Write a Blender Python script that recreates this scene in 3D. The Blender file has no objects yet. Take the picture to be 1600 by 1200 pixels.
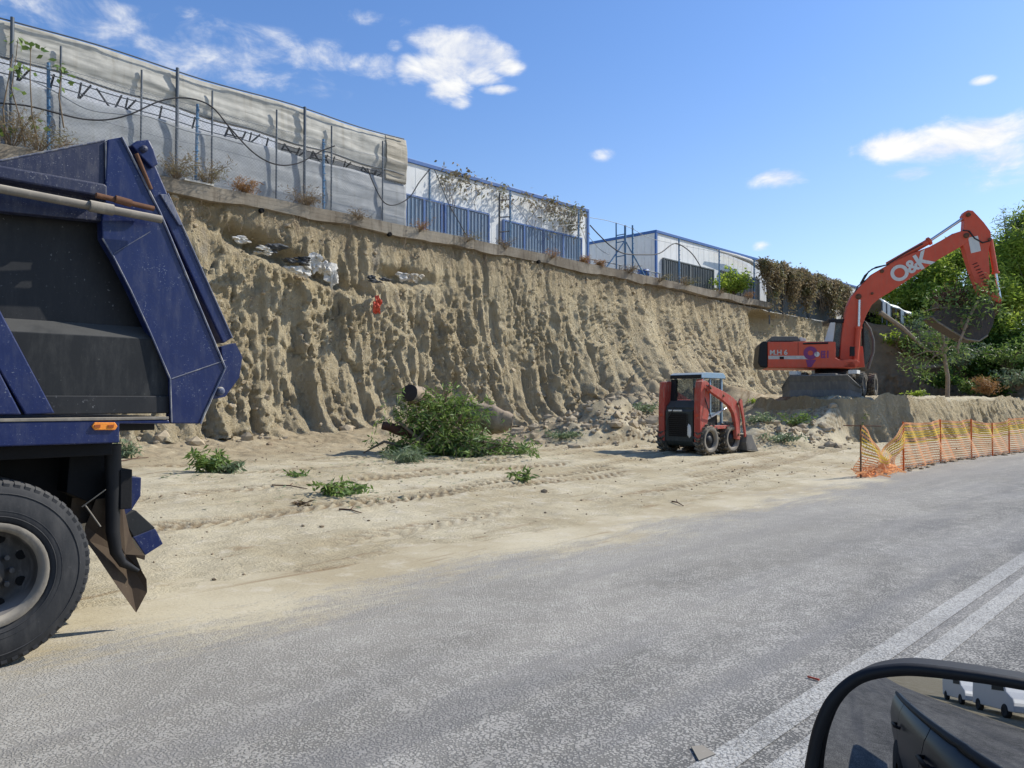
import bpy, bmesh, math, random
import numpy as np
from mathutils import Vector, Matrix
random.seed(7)
# ------------------------------------------------------------------ camera, sky, sun, exposure
# World frame: X runs along the road (away to the right), Y runs across it towards the cut bank, Z up.
EYE = 1.6; F_PX = 1200.0; TH = math.radians(44.27); PITCH = math.atan(25/1200)
scene = bpy.context.scene
cam_d = bpy.data.cameras.new("camera"); cam = bpy.data.objects.new("camera", cam_d)
scene.collection.objects.link(cam); scene.camera = cam
cam_d.sensor_width = 36; cam_d.lens = 36*F_PX/1600; cam_d.clip_start = 0.05; cam_d.clip_end = 3000
cam.location = (0, 0, EYE); cam.rotation_euler = (math.pi/2+PITCH, 0, TH-math.pi/2)
SUN_EL = math.radians(41); SUN_DIR = Vector((1.0, -0.44, 0)).normalized()*math.cos(SUN_EL) + Vector((0, 0, math.sin(SUN_EL)))
sun_d = bpy.data.lights.new("sun", 'SUN'); sun_d.energy = 4.6; sun_d.angle = math.radians(0.5); sun_d.color = (1, .95, .86)
sun = bpy.data.objects.new("sun", sun_d); scene.collection.objects.link(sun)
sun.rotation_euler = SUN_DIR.to_track_quat('Z', 'Y').to_euler(); sun.location = (0, 0, 60)
scene.view_settings.view_transform = 'Standard'; scene.view_settings.look = 'None'
scene.view_settings.exposure = 0.2; scene.view_settings.gamma = 1
COL = scene.collection

class NT:
    """small node-tree helper"""
    def __init__(s, nt): s.nt = nt; s.nt.nodes.clear()
    def n(s, t, **k):
        x = s.nt.nodes.new(t)
        for a, b in k.items(): setattr(x, a, b)
        return x
    def put(s, sock, v):
        if isinstance(v, bpy.types.NodeSocket): s.nt.links.new(v, sock)
        elif v is not None:
            if isinstance(v, (tuple, list)) and len(v) == 3 and sock.type == 'RGBA': v = (*v, 1)
            sock.default_value = v
    def m(s, op, a, b=None, c=None, clamp=False):
        x = s.n('ShaderNodeMath', operation=op, use_clamp=clamp)
        for i, v in enumerate((a, b, c)):
            if v is not None: s.put(x.inputs[i], v)
        return x.outputs[0]
    def v(s, op, a, b=None):
        x = s.n('ShaderNodeVectorMath', operation=op); s.put(x.inputs[0], a)
        if b is not None: s.put(x.inputs[3 if op == 'SCALE' else 1], b)
        return x.outputs['Value'] if op in ('LENGTH', 'DOT_PRODUCT') else x.outputs[0]
    def sep(s, a):
        x = s.n('ShaderNodeSeparateXYZ'); s.put(x.inputs[0], a); return x.outputs
    def com(s, a, b, c=0.0):
        x = s.n('ShaderNodeCombineXYZ')
        for i, v in enumerate((a, b, c)): s.put(x.inputs[i], v)
        return x.outputs[0]
    def noise(s, vec, scale, detail=4, rough=.55, dist=0.0):
        x = s.n('ShaderNodeTexNoise'); s.put(x.inputs['Vector'], vec); x.inputs['Scale'].default_value = scale
        x.inputs['Detail'].default_value = detail; x.inputs['Roughness'].default_value = rough; x.inputs['Distortion'].default_value = dist
        return x.outputs[0]
    def vor(s, vec, scale, feature='F1', out='Distance', rnd=1.0):
        x = s.n('ShaderNodeTexVoronoi', feature=feature); s.put(x.inputs['Vector'], vec); x.inputs['Scale'].default_value = scale
        x.inputs['Randomness'].default_value = rnd
        return x.outputs[out]
    def mr(s, val, a, b, c=0.0, d=1.0, smooth=True):
        x = s.n('ShaderNodeMapRange', interpolation_type='SMOOTHSTEP' if smooth else 'LINEAR')
        for i, v in enumerate((val, a, b, c, d)): s.put(x.inputs[i], v)
        return x.outputs[0]
    def mix(s, fac, a, b, mode='MIX'):
        x = s.n('ShaderNodeMix', data_type='RGBA', blend_type=mode); s.put(x.inputs[0], fac)
        s.put(x.inputs[6], a); s.put(x.inputs[7], b); return x.outputs[2]
    def bump(s, h, strength=.5, dist=.02, normal=None):
        x = s.n('ShaderNodeBump'); s.put(x.inputs['Height'], h); x.inputs['Strength'].default_value = strength
        x.inputs['Distance'].default_value = dist
        if normal is not None: s.put(x.inputs['Normal'], normal)
        return x.outputs[0]
    def pos(s): return s.n('ShaderNodeNewGeometry').outputs['Position']
    def obj(s): return s.n('ShaderNodeTexCoord').outputs['Object']
    def island(s): return s.n('ShaderNodeNewGeometry').outputs['Random Per Island']
    def nz(s): return s.sep(s.n('ShaderNodeNewGeometry').outputs['Normal'])[2]

def px_ray(px, py):
    x = (px-800)/F_PX; y = (600-py)/F_PX
    f = math.cos(PITCH)-math.sin(PITCH)*y; up = math.sin(PITCH)+math.cos(PITCH)*y
    return Vector((math.sin(TH)*x+math.cos(TH)*f, -math.cos(TH)*x+math.sin(TH)*f, up))
CAMP = Vector((0, 0, EYE))
def hz(px, py, z): r = px_ray(px, py); return CAMP + r*((z-EYE)/r.z)
def hy(px, py, y): r = px_ray(px, py); return CAMP + r*(y/r.y)
def hd(px, py, d): r = px_ray(px, py); return CAMP + r*d
def hp(px, py, p, n): r = px_ray(px, py); p = Vector(p); n = Vector(n); return CAMP + r*((p-CAMP).dot(n)/r.dot(n))

# sky
world = bpy.data.worlds.new("World"); scene.world = world; world.use_nodes = True
w = NT(world.node_tree)
sky = w.n('ShaderNodeTexSky', sky_type='NISHITA'); sky.sun_disc = False
sky.sun_elevation = SUN_EL; sky.sun_rotation = math.atan2(SUN_DIR.x, SUN_DIR.y); sky.air_density = 1.0; sky.dust_density = .6; sky.ozone_density = 2.5
d = w.n('ShaderNodeTexCoord').outputs['Generated']; dx, dy, dz = w.sep(d)
az = w.m('ARCTAN2', dx, dy); el = w.m('ARCSINE', dz)
base = w.com(az, el, 0.0)
nz1 = w.noise(w.v('MULTIPLY', base, (1, 1.7, 1)), 13, 7, .62, .4); nz2 = w.noise(w.v('MULTIPLY', base, (1, 2.5, 1)), 5, 6, .65, .8)
CL = [(682, 62, 46, 22, 1.), (715, 72, 62, 30, 1.), (757, 88, 52, 26, 1.), (790, 103, 26, 18, .9), (643, 108, 32, 22, .85), (700, 106, 60, 30, .95), (703, 140, 36, 22, .9), (740, 112, 40, 22, .85), (718, 158, 18, 14, .75), (755, 122, 34, 13, .8), (778, 140, 28, 9, .7), (617, 70, 16, 11, .5), (585, 105, 55, 24, .62), (500, 95, 85, 30, .5), (400, 75, 110, 34, .42), (270, 45, 120, 36, .45),
      (120, 20, 150, 42, .45), (1500, 222, 160, 38, .95), (1400, 230, 75, 28, .9), (1560, 240, 70, 30, .9), (1215, 277, 50, 19, .75), (1425, 270, 44, 15, .7), (945, 240, 22, 12, .32),
      (1535, 126, 20, 8, .6), (1192, 386, 18, 9, .45), (600, 30, 70, 14, .35), (1560, 270, 90, 26, .35), (470, 130, 90, 24, .3), (1310, 115, 60, 26, .16), (1500, 185, 90, 12, .35), (340, 95, 150, 40, .5), (180, 50, 120, 40, .5), (50, 40, 90, 30, .45), (230, 25, 120, 18, .4), (520, 120, 60, 20, .4)]
mask = None
for (cx, cy, rx, ry, a) in CL:
    c = px_ray(cx, cy).normalized(); r1 = px_ray(cx+rx, cy).normalized(); r2 = px_ray(cx, cy-ry).normalized()
    A = lambda q: math.atan2(q.x, q.y)
    ra = abs(A(r1)-A(c)); re_ = abs(math.asin(r2.z)-math.asin(c.z))
    L = w.v('LENGTH', w.v('MULTIPLY', w.v('SUBTRACT', base, (A(c), math.asin(c.z), 0)), (1/ra, 1/re_, 0)))
    e = w.m('MULTIPLY', w.mr(L, 1.6, .25, 0, 1), a)
    mask = e if mask is None else w.m('MAXIMUM', mask, e)
dens = w.m('ADD', mask, w.m('MULTIPLY', w.m('SUBTRACT', w.m('ADD', w.m('MULTIPLY', nz1, .6), w.m('MULTIPLY', nz2, .4)), .52), 3.3))
dens = w.m('MULTIPLY', w.mr(dens, .15, 1.05), w.mr(mask, .02, .3))
shade = w.mix(w.mr(nz1, .35, .7), (4.6, 4.9, 5.6), (6.4, 6.4, 6.3))
haze = w.mix(w.mr(el, 0.0, .5), (1.0, 1.0, 1.03), (.68, .88, 1.14))
skyc = w.mix(1.0, sky.outputs[0], haze, 'MULTIPLY')
out = w.mix(dens, skyc, shade)
bg = w.n('ShaderNodeBackground'); w.put(bg.inputs[0], out); bg.inputs[1].default_value = 0.14
w.nt.links.new(bg.outputs[0], w.n('ShaderNodeOutputWorld').inputs[0])

# ------------------------------------------------------------------ numpy noise
def _h(i, j, s):
    n = (i.astype(np.int64)*374761393 + j.astype(np.int64)*668265263 + s*974634777) & 0xffffffff
    n = ((n ^ (n >> 13))*1274126177) & 0xffffffff
    n = n ^ (n >> 16)
    return (n & 0xffffff)/float(0xffffff)
def vn(x, y, s=0):
    xi = np.floor(x); yi = np.floor(y); fx = x-xi; fy = y-yi
    fx = fx*fx*fx*(fx*(fx*6-15)+10); fy = fy*fy*fy*(fy*(fy*6-15)+10)
    a = _h(xi, yi, s); b = _h(xi+1, yi, s); c = _h(xi, yi+1, s); e = _h(xi+1, yi+1, s)
    return (a*(1-fx)+b*fx)*(1-fy)+(c*(1-fx)+e*fx)*fy
def fbm(x, y, o=4, s=0, g=.5):
    t = 0; a = 1; T = 0
    for k in range(o):
        t = t+a*(vn(x*2**k+k*17.3, y*2**k-k*9.1, s+k)*2-1); T += a; a *= g
    return t/T
def sst(x, a, b):
    t = np.clip((x-a)/(b-a), 0, 1); return t*t*(3-2*t)

# ------------------------------------------------------------------ object helpers
def tag(o, label=None, cat=None, group=None, kind=None):
    if label: o['label'] = label
    if cat: o['category'] = cat
    if group: o['group'] = group
    if kind: o['kind'] = kind
    return o
def empty(name, loc=(0, 0, 0), rz=0.0, label=None, cat=None, group=None, kind=None):
    o = bpy.data.objects.new(name, None); COL.objects.link(o); o.location = loc; o.rotation_euler = (0, 0, rz)
    o.empty_display_size = .2
    return tag(o, label, cat, group, kind)
def frame(origin, xa, ya=None):
    """local frame matrix: x along xa (horizontal), z up"""
    xa = Vector(xa).normalized(); z = Vector((0, 0, 1)); ya = z.cross(xa)
    m = Matrix((xa, ya, z)).transposed().to_4x4(); m.translation = Vector(origin); return m
class MB:
    def __init__(s): s.v = []; s.f = []; s.sm = []
    def add(s, vs, fs, smooth=False):
        o = len(s.v); s.v += [tuple(p) for p in vs]; s.f += [tuple(i+o for i in f) for f in fs]; s.sm += [smooth]*len(fs); return s
    def box(s, a, b, M=None):
        x0, y0, z0 = [min(p, q) for p, q in zip(a, b)]; x1, y1, z1 = [max(p, q) for p, q in zip(a, b)]
        vs = [Vector(p) for p in ((x0, y0, z0), (x1, y0, z0), (x1, y1, z0), (x0, y1, z0), (x0, y0, z1), (x1, y0, z1), (x1, y1, z1), (x0, y1, z1))]
        if M: vs = [M @ p for p in vs]
        return s.add(vs, [(0, 3, 2, 1), (4, 5, 6, 7), (0, 1, 5, 4), (1, 2, 6, 5), (2, 3, 7, 6), (3, 0, 4, 7)])
    def prism(s, pts, off):
        """pts: 3D outline, extruded by the vector off"""
        n = len(pts); off = Vector(off); P = [Vector(p) for p in pts]
        vs = P+[p+off for p in P]
        return s.add(vs, [tuple(range(n-1, -1, -1)), tuple(range(n, 2*n))]+[(i, (i+1) % n, n+(i+1) % n, n+i) for i in range(n)])
    def tube(s, pts, r, seg=8, cap=True, smooth=True):
        P = [Vector(p) for p in pts]; n = len(P)
        R = r if isinstance(r, (list, tuple)) else [r]*n
        vs = []; prev = None
        for i in range(n):
            t = (P[min(i+1, n-1)]-P[max(i-1, 0)])
            t = t.normalized() if t.length > 1e-9 else Vector((0, 0, 1))
            if prev is None:
                a = t.cross(Vector((0, 0, 1)));
                if a.length < .1: a = t.cross(Vector((1, 0, 0)))
            else: a = prev-t*prev.dot(t)
            a.normalize(); prev = a; b = t.cross(a)
            for k in range(seg):
                q = 2*math.pi*k/seg; vs.append(P[i]+(a*math.cos(q)+b*math.sin(q))*R[i])
        fs = [(i*seg+k, i*seg+(k+1) % seg, (i+1)*seg+(k+1) % seg, (i+1)*seg+k) for i in range(n-1) for k in range(seg)]
        s.add(vs, fs, smooth)
        if cap:
            s.add(vs[:seg], [tuple(range(seg))[::-1]]); s.add(vs[-seg:], [tuple(range(seg))])
        return s
    def lathe(s, prof, c, axis, seg=32, smooth=True):
        """prof: (axial, radius) pairs about axis through c"""
        ax = Vector(axis).normalized(); a = ax.cross(Vector((0, 0, 1)))
        if a.length < .1: a = ax.cross(Vector((1, 0, 0)))
        a.normalize(); b = ax.cross(a); c = Vector(c); vs = []
        for (h, r) in prof:
            for k in range(seg):
                q = 2*math.pi*k/seg; vs.append(c+ax*h+(a*math.cos(q)+b*math.sin(q))*r)
        m = len(prof)
        fs = [(i*seg+k, i*seg+(k+1) % seg, (i+1)*seg+(k+1) % seg, (i+1)*seg+k) for i in range(m-1) for k in range(seg)]
        return s.add(vs, fs, smooth)
    def blob(s, c, r, rough=.25, seed=0, sub=2, smooth=False, flat=1.0):
        bm = bmesh.new(); bmesh.ops.create_icosphere(bm, subdivisions=sub, radius=1)
        rr = random.Random(seed); ph = [rr.uniform(0, 9) for _ in range(6)]
        sc = (r, r, r) if not isinstance(r, (tuple, list)) else r
        vs = []
        for q in bm.verts:
            p = q.co; k = 1+rough*(math.sin(p.x*2.3+ph[0])*math.sin(p.y*2.9+ph[1])+.6*math.sin(p.z*4.7+ph[2]+p.x*3)*math.sin(p.y*5.1+ph[3])+.35*rr.uniform(-1, 1))
            vs.append(Vector(c)+Vector((p.x*sc[0]*k, p.y*sc[1]*k, p.z*sc[2]*k*flat)))
        fs = [tuple(x.index for x in f.verts) for f in bm.faces]; bm.free()
        return s.add(vs, fs, smooth)
    def build(s, name, mat, parent=None, bevel=0, inv=None, fixn=True):
        me = bpy.data.meshes.new(name)
        V = s.v
        if parent is not None:   # vertices are given in world space: bring them to the parent's frame
            Mi = world_of(parent).inverted(); V = [Mi @ Vector(p) for p in V]
        me.from_pydata([tuple(p) for p in V], [], s.f)
        me.polygons.foreach_set('use_smooth', s.sm)
        if fixn and len(s.f) < 60000:
            bm = bmesh.new(); bm.from_mesh(me); bmesh.ops.recalc_face_normals(bm, faces=bm.faces); bm.to_mesh(me); bm.free()
        me.materials.append(mat); me.update()
        o = bpy.data.objects.new(name, me); COL.objects.link(o)
        if parent is not None: o.parent = parent
        if bevel:
            b = o.modifiers.new('bevel', 'BEVEL'); b.width = bevel; b.segments = 2; b.limit_method = 'ANGLE'; b.angle_limit = math.radians(40)
        return o
def world_of(o):
    m = Matrix.Translation(o.location) @ o.rotation_euler.to_matrix().to_4x4()
    return world_of(o.parent) @ m if o.parent else m
def grid_mesh(name, P, mat, smooth=True, kind=None):
    """P: (n, m, 3) array"""
    n, m, _ = P.shape
    me = bpy.data.meshes.new(name)
    idx = np.arange(n*m).reshape(n, m)
    q = np.stack([idx[:-1, :-1], idx[1:, :-1], idx[1:, 1:], idx[:-1, 1:]], -1).reshape(-1, 4)
    me.vertices.add(n*m); me.vertices.foreach_set('co', P.reshape(-1).astype(np.float32))
    me.loops.add(q.size); me.loops.foreach_set('vertex_index', q.reshape(-1).astype(np.int32))
    me.polygons.add(len(q)); me.polygons.foreach_set('loop_start', np.arange(0, q.size, 4, dtype=np.int32))
    me.polygons.foreach_set('use_smooth', np.full(len(q), smooth))
    me.update(calc_edges=True); me.materials.append(mat)
    o = bpy.data.objects.new(name, me); COL.objects.link(o)
    if kind: o['kind'] = kind
    return o
def mat(name):
    m = bpy.data.materials.new(name); m.use_nodes = True; return m, NT(m.node_tree)
def finish(t, col, rough=.8, normal=None, metal=0.0, spec=.3, extra=None):
    p = t.n('ShaderNodeBsdfPrincipled'); t.put(p.inputs['Base Color'], col); t.put(p.inputs['Roughness'], rough)
    p.inputs['Specular IOR Level'].default_value = spec; t.put(p.inputs['Metallic'], metal)
    if normal is not None: t.put(p.inputs['Normal'], normal)
    sh = p.outputs[0]
    if extra: sh = extra(sh)
    t.nt.links.new(sh, t.n('ShaderNodeOutputMaterial').inputs[0]); return p

# ------------------------------------------------------------------ materials
def sand_nodes(t, p):
    n1 = t.noise(p, .55, 6, .6); n2 = t.noise(p, 3.2, 6, .65); n3 = t.noise(t.v('MULTIPLY', p, (.5, 3.2, 1)), 1.3, 5, .6, .6); n4 = t.noise(p, 30, 5, .7)
    c = t.mix(t.mr(n1, .35, .65), (.395, .33, .21), (.52, .455, .315))
    c = t.mix(t.mr(n3, .56, .74), c, (.29, .215, .125))
    c = t.mix(t.m('MULTIPLY', t.mr(n2, .5, .72), .6), c, (.58, .52, .40))
    c = t.mix(t.m('MULTIPLY', t.mr(t.sep(p)[1], 13.5, 18), t.mr(n2, .3, .6, .3, .75)), c, (.30, .23, .14))
    c = t.mix(t.mr(n4, .58, .75, 0, .5), c, (.27, .21, .14))
    c = t.mix(t.mr(t.vor(p, 17), .16, .08, 0, .55), c, (.23, .18, .12))
    h = t.m('ADD', t.m('MULTIPLY', n2, .55), t.m('ADD', t.m('MULTIPLY', n4, .35), t.m('MULTIPLY', n3, .5)))
    return c, h
def m_ground():
    m, t = mat('sandy_ground'); p = t.pos(); c, h = sand_nodes(t, p)
    at = t.n('ShaderNodeAttribute', attribute_name='turned_soil'); c = t.mix(t.m('MULTIPLY', at.outputs['Fac'], .9), c, (.22, .16, .09))
    # green-grey organic soil higher up / far
    finish(t, c, .95, t.bump(h, .9, .07), spec=.1); return m
def road_nodes(t, p):
    x, y, z = t.sep(p)
    big = t.noise(t.v('MULTIPLY', p, (.28, .9, 1)), 1.1, 5, .6, .8)
    sp1 = t.vor(p, 70); sp2 = t.vor(p, 125); n = t.noise(p, 190, 2, .6); n2 = t.noise(p, 24, 4, .7)
    c = t.mix(t.mr(big, .36, .64), (.27, .258, .232), (.40, .38, .34))
    pn = t.noise(p, 5, 4, .6); q_ = t.m('ADD', t.vor(p, 66), t.m('MULTIPLY', t.m('SUBTRACT', t.m('ADD', pn, t.noise(p, 40, 3, .6)), 1.0), .9)); holes = t.m('MULTIPLY', t.mr(q_, .40, .58, 0, .86), t.mr(big, .3, .6, 1, .7)); c = t.mix(.32, c, t.mix(t.sep(t.vor(p, 66, 'F1', 'Color'))[1], (.18, .175, .16), (.50, .48, .43)))       # dark pores between the stones
    c = t.mix(holes, c, (.07, .07, .068))
    c = t.mix(t.mr(sp2, .22, .05, 0, .45), c, (.5, .49, .47))
    c = t.mix(t.mr(sp1, .16, .04, 0, .5), c, (.10, .10, .105))
    tr = t.noise(t.v('MULTIPLY', p, (.12, 2.2, 1)), 1.2, 3, .5)
    c = t.mix(t.mr(tr, .50, .66, 0, .5), c, (.14, .14, .145)); c = t.mix(t.m('MULTIPLY', t.mr(x, 6, 12), t.mr(t.noise(t.v('MULTIPLY', p, (.2, 1, 1)), .9, 4, .6), .42, .6, 0, .55)), c, (.13, .132, .14))
    # dust carried out of the site
    warp = t.m('ADD', y, t.m('ADD', t.m('MULTIPLY', t.m('SUBTRACT', t.noise(p, .45, 5, .6), .5), 2.6), t.m('ADD', t.m('MULTIPLY', t.m('SUBTRACT', t.noise(t.v('MULTIPLY', p, (.5, 2.2, 1)), 1.6, 5, .7, .8), .5), 2.2), t.m('MULTIPLY', t.m('SUBTRACT', n2, .5), 1.3))))
    far = t.mr(x, 9., 17., 0, 1.0)
    e = t.m('SUBTRACT', warp, t.m('MULTIPLY', far, .5))
    sc, sh = sand_nodes(t, p)
    d = t.mr(e, 4.7, 5.9)
    light = t.m('MULTIPLY', t.mr(e, .8, 5.0), .5)
    c = t.mix(light, c, (.42, .385, .315))
    c = t.mix(t.m('MULTIPLY', d, t.mr(n2, .25, .5, .75, 1)), c, sc)
    h = t.m('ADD', t.m('MULTIPLY', n, .25), t.m('MULTIPLY', t.m('SUBTRACT', 1.0, holes), .8))
    h = t.m('ADD', t.m('MULTIPLY', h, t.m('SUBTRACT', 1.0, d)), t.m('MULTIPLY', sh, t.m('MULTIPLY', d, 1.6)))
    return c, h
def m_road():
    m, t = mat('dusty_asphalt'); p = t.pos(); c, h = road_nodes(t, p)
    finish(t, c, .9, t.bump(h, .7, .012), spec=.2); return m
def m_line():
    m, t = mat('worn_road_paint'); p = t.pos(); c, h = road_nodes(t, p)
    w_ = t.mr(t.noise(p, 60, 4, .7), .38, .60, .1, .62); w2 = t.mr(t.noise(p, .8, 4, .6), .3, .6, .6, 1)
    ed = t.sep(p)[1]
    c = t.mix(t.m('MULTIPLY', w_, w2), c, (.60, .59, .55))
    finish(t, c, .9, t.bump(h, .7, .012), spec=.2); return m
def m_cliff(top=7.8, dark=False):
    m, t = mat('cut_earth'); p = t.pos(); z = t.sep(p)[2]
    q = t.v('MULTIPLY', p, (1, 1, .35))
    n1 = t.noise(q, .55, 6, .6, .5); n2 = t.noise(q, 2.4, 6, .65, .4); n3 = t.noise(p, 9, 5, .7); n4 = t.noise(p, 34, 4, .7)
    c = t.mix(t.mr(n1, .38, .62), (.56, .46, .29), (.68, .57, .37))
    c = t.mix(t.mr(n2, .5, .7, 0, .8), c, (.74, .645, .44))
    c = t.mix(t.mr(n2, .44, .3, 0, .8), c, (.40, .34, .25))
    c = t.mix(t.mr(n3, .54, .70, 0, .8), c, (.76, .68, .50))
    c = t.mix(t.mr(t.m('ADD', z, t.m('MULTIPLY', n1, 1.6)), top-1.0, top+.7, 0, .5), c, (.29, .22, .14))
    c = t.mix(t.mr(n3, .42, .3, 0, .35), c, (.26, .20, .13))
    c = t.mix(t.mr(t.noise(q, 1.1, 4, .6), .62, .72, 0, .6), c, (.34, .32, .28))
    h = t.m('ADD', t.m('MULTIPLY', n3, 1.2), t.m('ADD', t.m('MULTIPLY', n4, .8), t.m('MULTIPLY', t.noise(t.v('MULTIPLY', p, (1, 1, .22)), 4.5, 6, .72), 1.8)))
    finish(t, c, .97, t.bump(h, 1.0, .16), spec=.05); return m
def m_paint(name, col, dust=(.42, .37, .29), amt=.35, rough=.45, chips=(.5, .48, .44), chipamt=.5, sc=1.0, metal=0.0, worn=None, chiplo=.65):
    m, t = mat(name); p = t.obj()
    n = t.noise(p, 3*sc, 6, .65); n2 = t.noise(p, 38*sc, 3, .6); n3 = t.noise(t.v('MULTIPLY', p, (1, 1, .25)), 9*sc, 5, .7)
    c = t.mix(t.mr(n, .3, .75, 0, .35), col, tuple(x*1.35+.004 for x in col))
    if worn: c = t.mix(t.mr(n3, .52, .66), c, worn)
    du = t.m('MULTIPLY', t.mr(n3, .42, .75), amt)
    up = t.m('MULTIPLY', t.mr(t.nz(), .25, .95), t.mr(n, .25, .5, .35, .9))
    du = t.m('MAXIMUM', du, t.m('MULTIPLY', up, min(1, amt*2)))
    c = t.mix(du, c, dust)
    c = t.mix(t.m('MULTIPLY', t.mr(n2, chiplo, chiplo+.07), t.m('MULTIPLY', t.mr(n, .4, .6), chipamt)), c, chips)
    finish(t, c, t.mr(du, 0, .6, rough, .9), t.bump(t.m('ADD', n, t.m('MULTIPLY', n2, .1)), .15, .02), metal=metal, spec=.4); return m
def m_flat(name, col, rough=.8, var=.3, sc=6, metal=0.0, bump=.2, spec=.3):
    m, t = mat(name); p = t.obj(); n = t.noise(p, sc, 5, .65); n2 = t.noise(p, sc*7, 3, .6)
    c = t.mix(n, tuple(x*(1-var) for x in col), tuple(min(1, x*(1+var)) for x in col))
    finish(t, c, rough, t.bump(t.m('ADD', n, t.m('MULTIPLY', n2, .3)), bump, .02), metal=metal, spec=spec); return m
def m_leaf(name, a, b, c3, rough=.55, trans=.35):
    m, t = mat(name); r = t.island(); n = t.noise(t.obj(), 1.1, 3, .6)
    c = t.mix(r, a, b); c = t.mix(t.mr(n, .42, .68, 0, .75), c, c3)
    def ex(sh):
        tr = t.n('ShaderNodeBsdfTranslucent'); t.put(tr.inputs[0], c); mx = t.n('ShaderNodeMixShader'); mx.inputs[0].default_value = trans
        t.nt.links.new(sh, mx.inputs[1]); t.nt.links.new(tr.outputs[0], mx.inputs[2]); return mx.outputs[0]
    finish(t, c, rough, spec=.35, extra=ex); return m
def m_concrete():
    m, t = mat('old_concrete'); p = t.pos(); n = t.noise(p, .9, 6, .65); n2 = t.noise(p, 8, 5, .7); st = t.noise(t.v('MULTIPLY', p, (3, 3, .3)), 2, 4, .6)
    c = t.mix(t.mr(n, .35, .65), (.20, .17, .13), (.30, .265, .21)); c = t.mix(t.mr(st, .5, .7, 0, .7), c, (.12, .10, .075))
    c = t.mix(t.mr(n2, .6, .75, 0, .6), c, (.42, .39, .34))
    bd = t.m('FRACT', t.m('MULTIPLY', t.sep(p)[2], 8.0)); h = t.m('ADD', t.m('MULTIPLY', n2, .6), t.m('MULTIPLY', t.mr(bd, 0, .06), .35))
    finish(t, c, .95, t.bump(h, .7, .03), spec=.1); return m
def m_tarp(name, col, trans=.3, amp=1.0):
    m, t = mat(name); p = t.obj(); n = t.noise(t.v('MULTIPLY', p, (.35, 1, 3.2)), 1.5, 5, .6, .6); n2 = t.noise(p, 5, 4, .6); st = t.noise(t.v('MULTIPLY', p, (4, 1, .3)), 1.2, 4, .6)
    c = t.mix(t.mr(n2, .3, .7), tuple(x*.86 for x in col), col); c = t.mix(t.mr(st, .52, .72, 0, .4), c, (col[0]*.62, col[1]*.58, col[2]*.5))
    nb = t.bump(n, .22*amp, .12)
    def ex(sh):
        tr = t.n('ShaderNodeBsdfTranslucent'); t.put(tr.inputs[0], c); mx = t.n('ShaderNodeMixShader'); mx.inputs[0].default_value = trans
        t.nt.links.new(sh, mx.inputs[1]); t.nt.links.new(tr.outputs[0], mx.inputs[2]); return mx.outputs[0]
    finish(t, c, .55, nb, spec=.3, extra=ex); return m
def m_glass(name, col=(.08, .10, .11), rough=.08):
    m, t = mat(name); p = t.n('ShaderNodeBsdfPrincipled'); p.inputs['Base Color'].default_value = (*col, 1); p.inputs['Roughness'].default_value = rough
    n = t.noise(t.obj(), 6, 4, .6); t.put(p.inputs['Roughness'], t.mr(n, .3, .7, rough, rough+.25))
    tr = t.n('ShaderNodeBsdfTransparent'); tr.inputs[0].default_value = (.8, .85, .85, 1); mx = t.n('ShaderNodeMixShader'); mx.inputs[0].default_value = .45
    t.nt.links.new(tr.outputs[0], mx.inputs[1]); t.nt.links.new(p.outputs[0], mx.inputs[2]); t.nt.links.new(mx.outputs[0], t.n('ShaderNodeOutputMaterial').inputs[0]); return m
def m_mirror():
    m, t = mat('mirror_glass'); n = t.noise(t.obj(), 30, 4, .6)
    finish(t, (.36, .37, .39), t.mr(n, .4, .7, .003, .02), metal=1.0, spec=.5); return m

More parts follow.
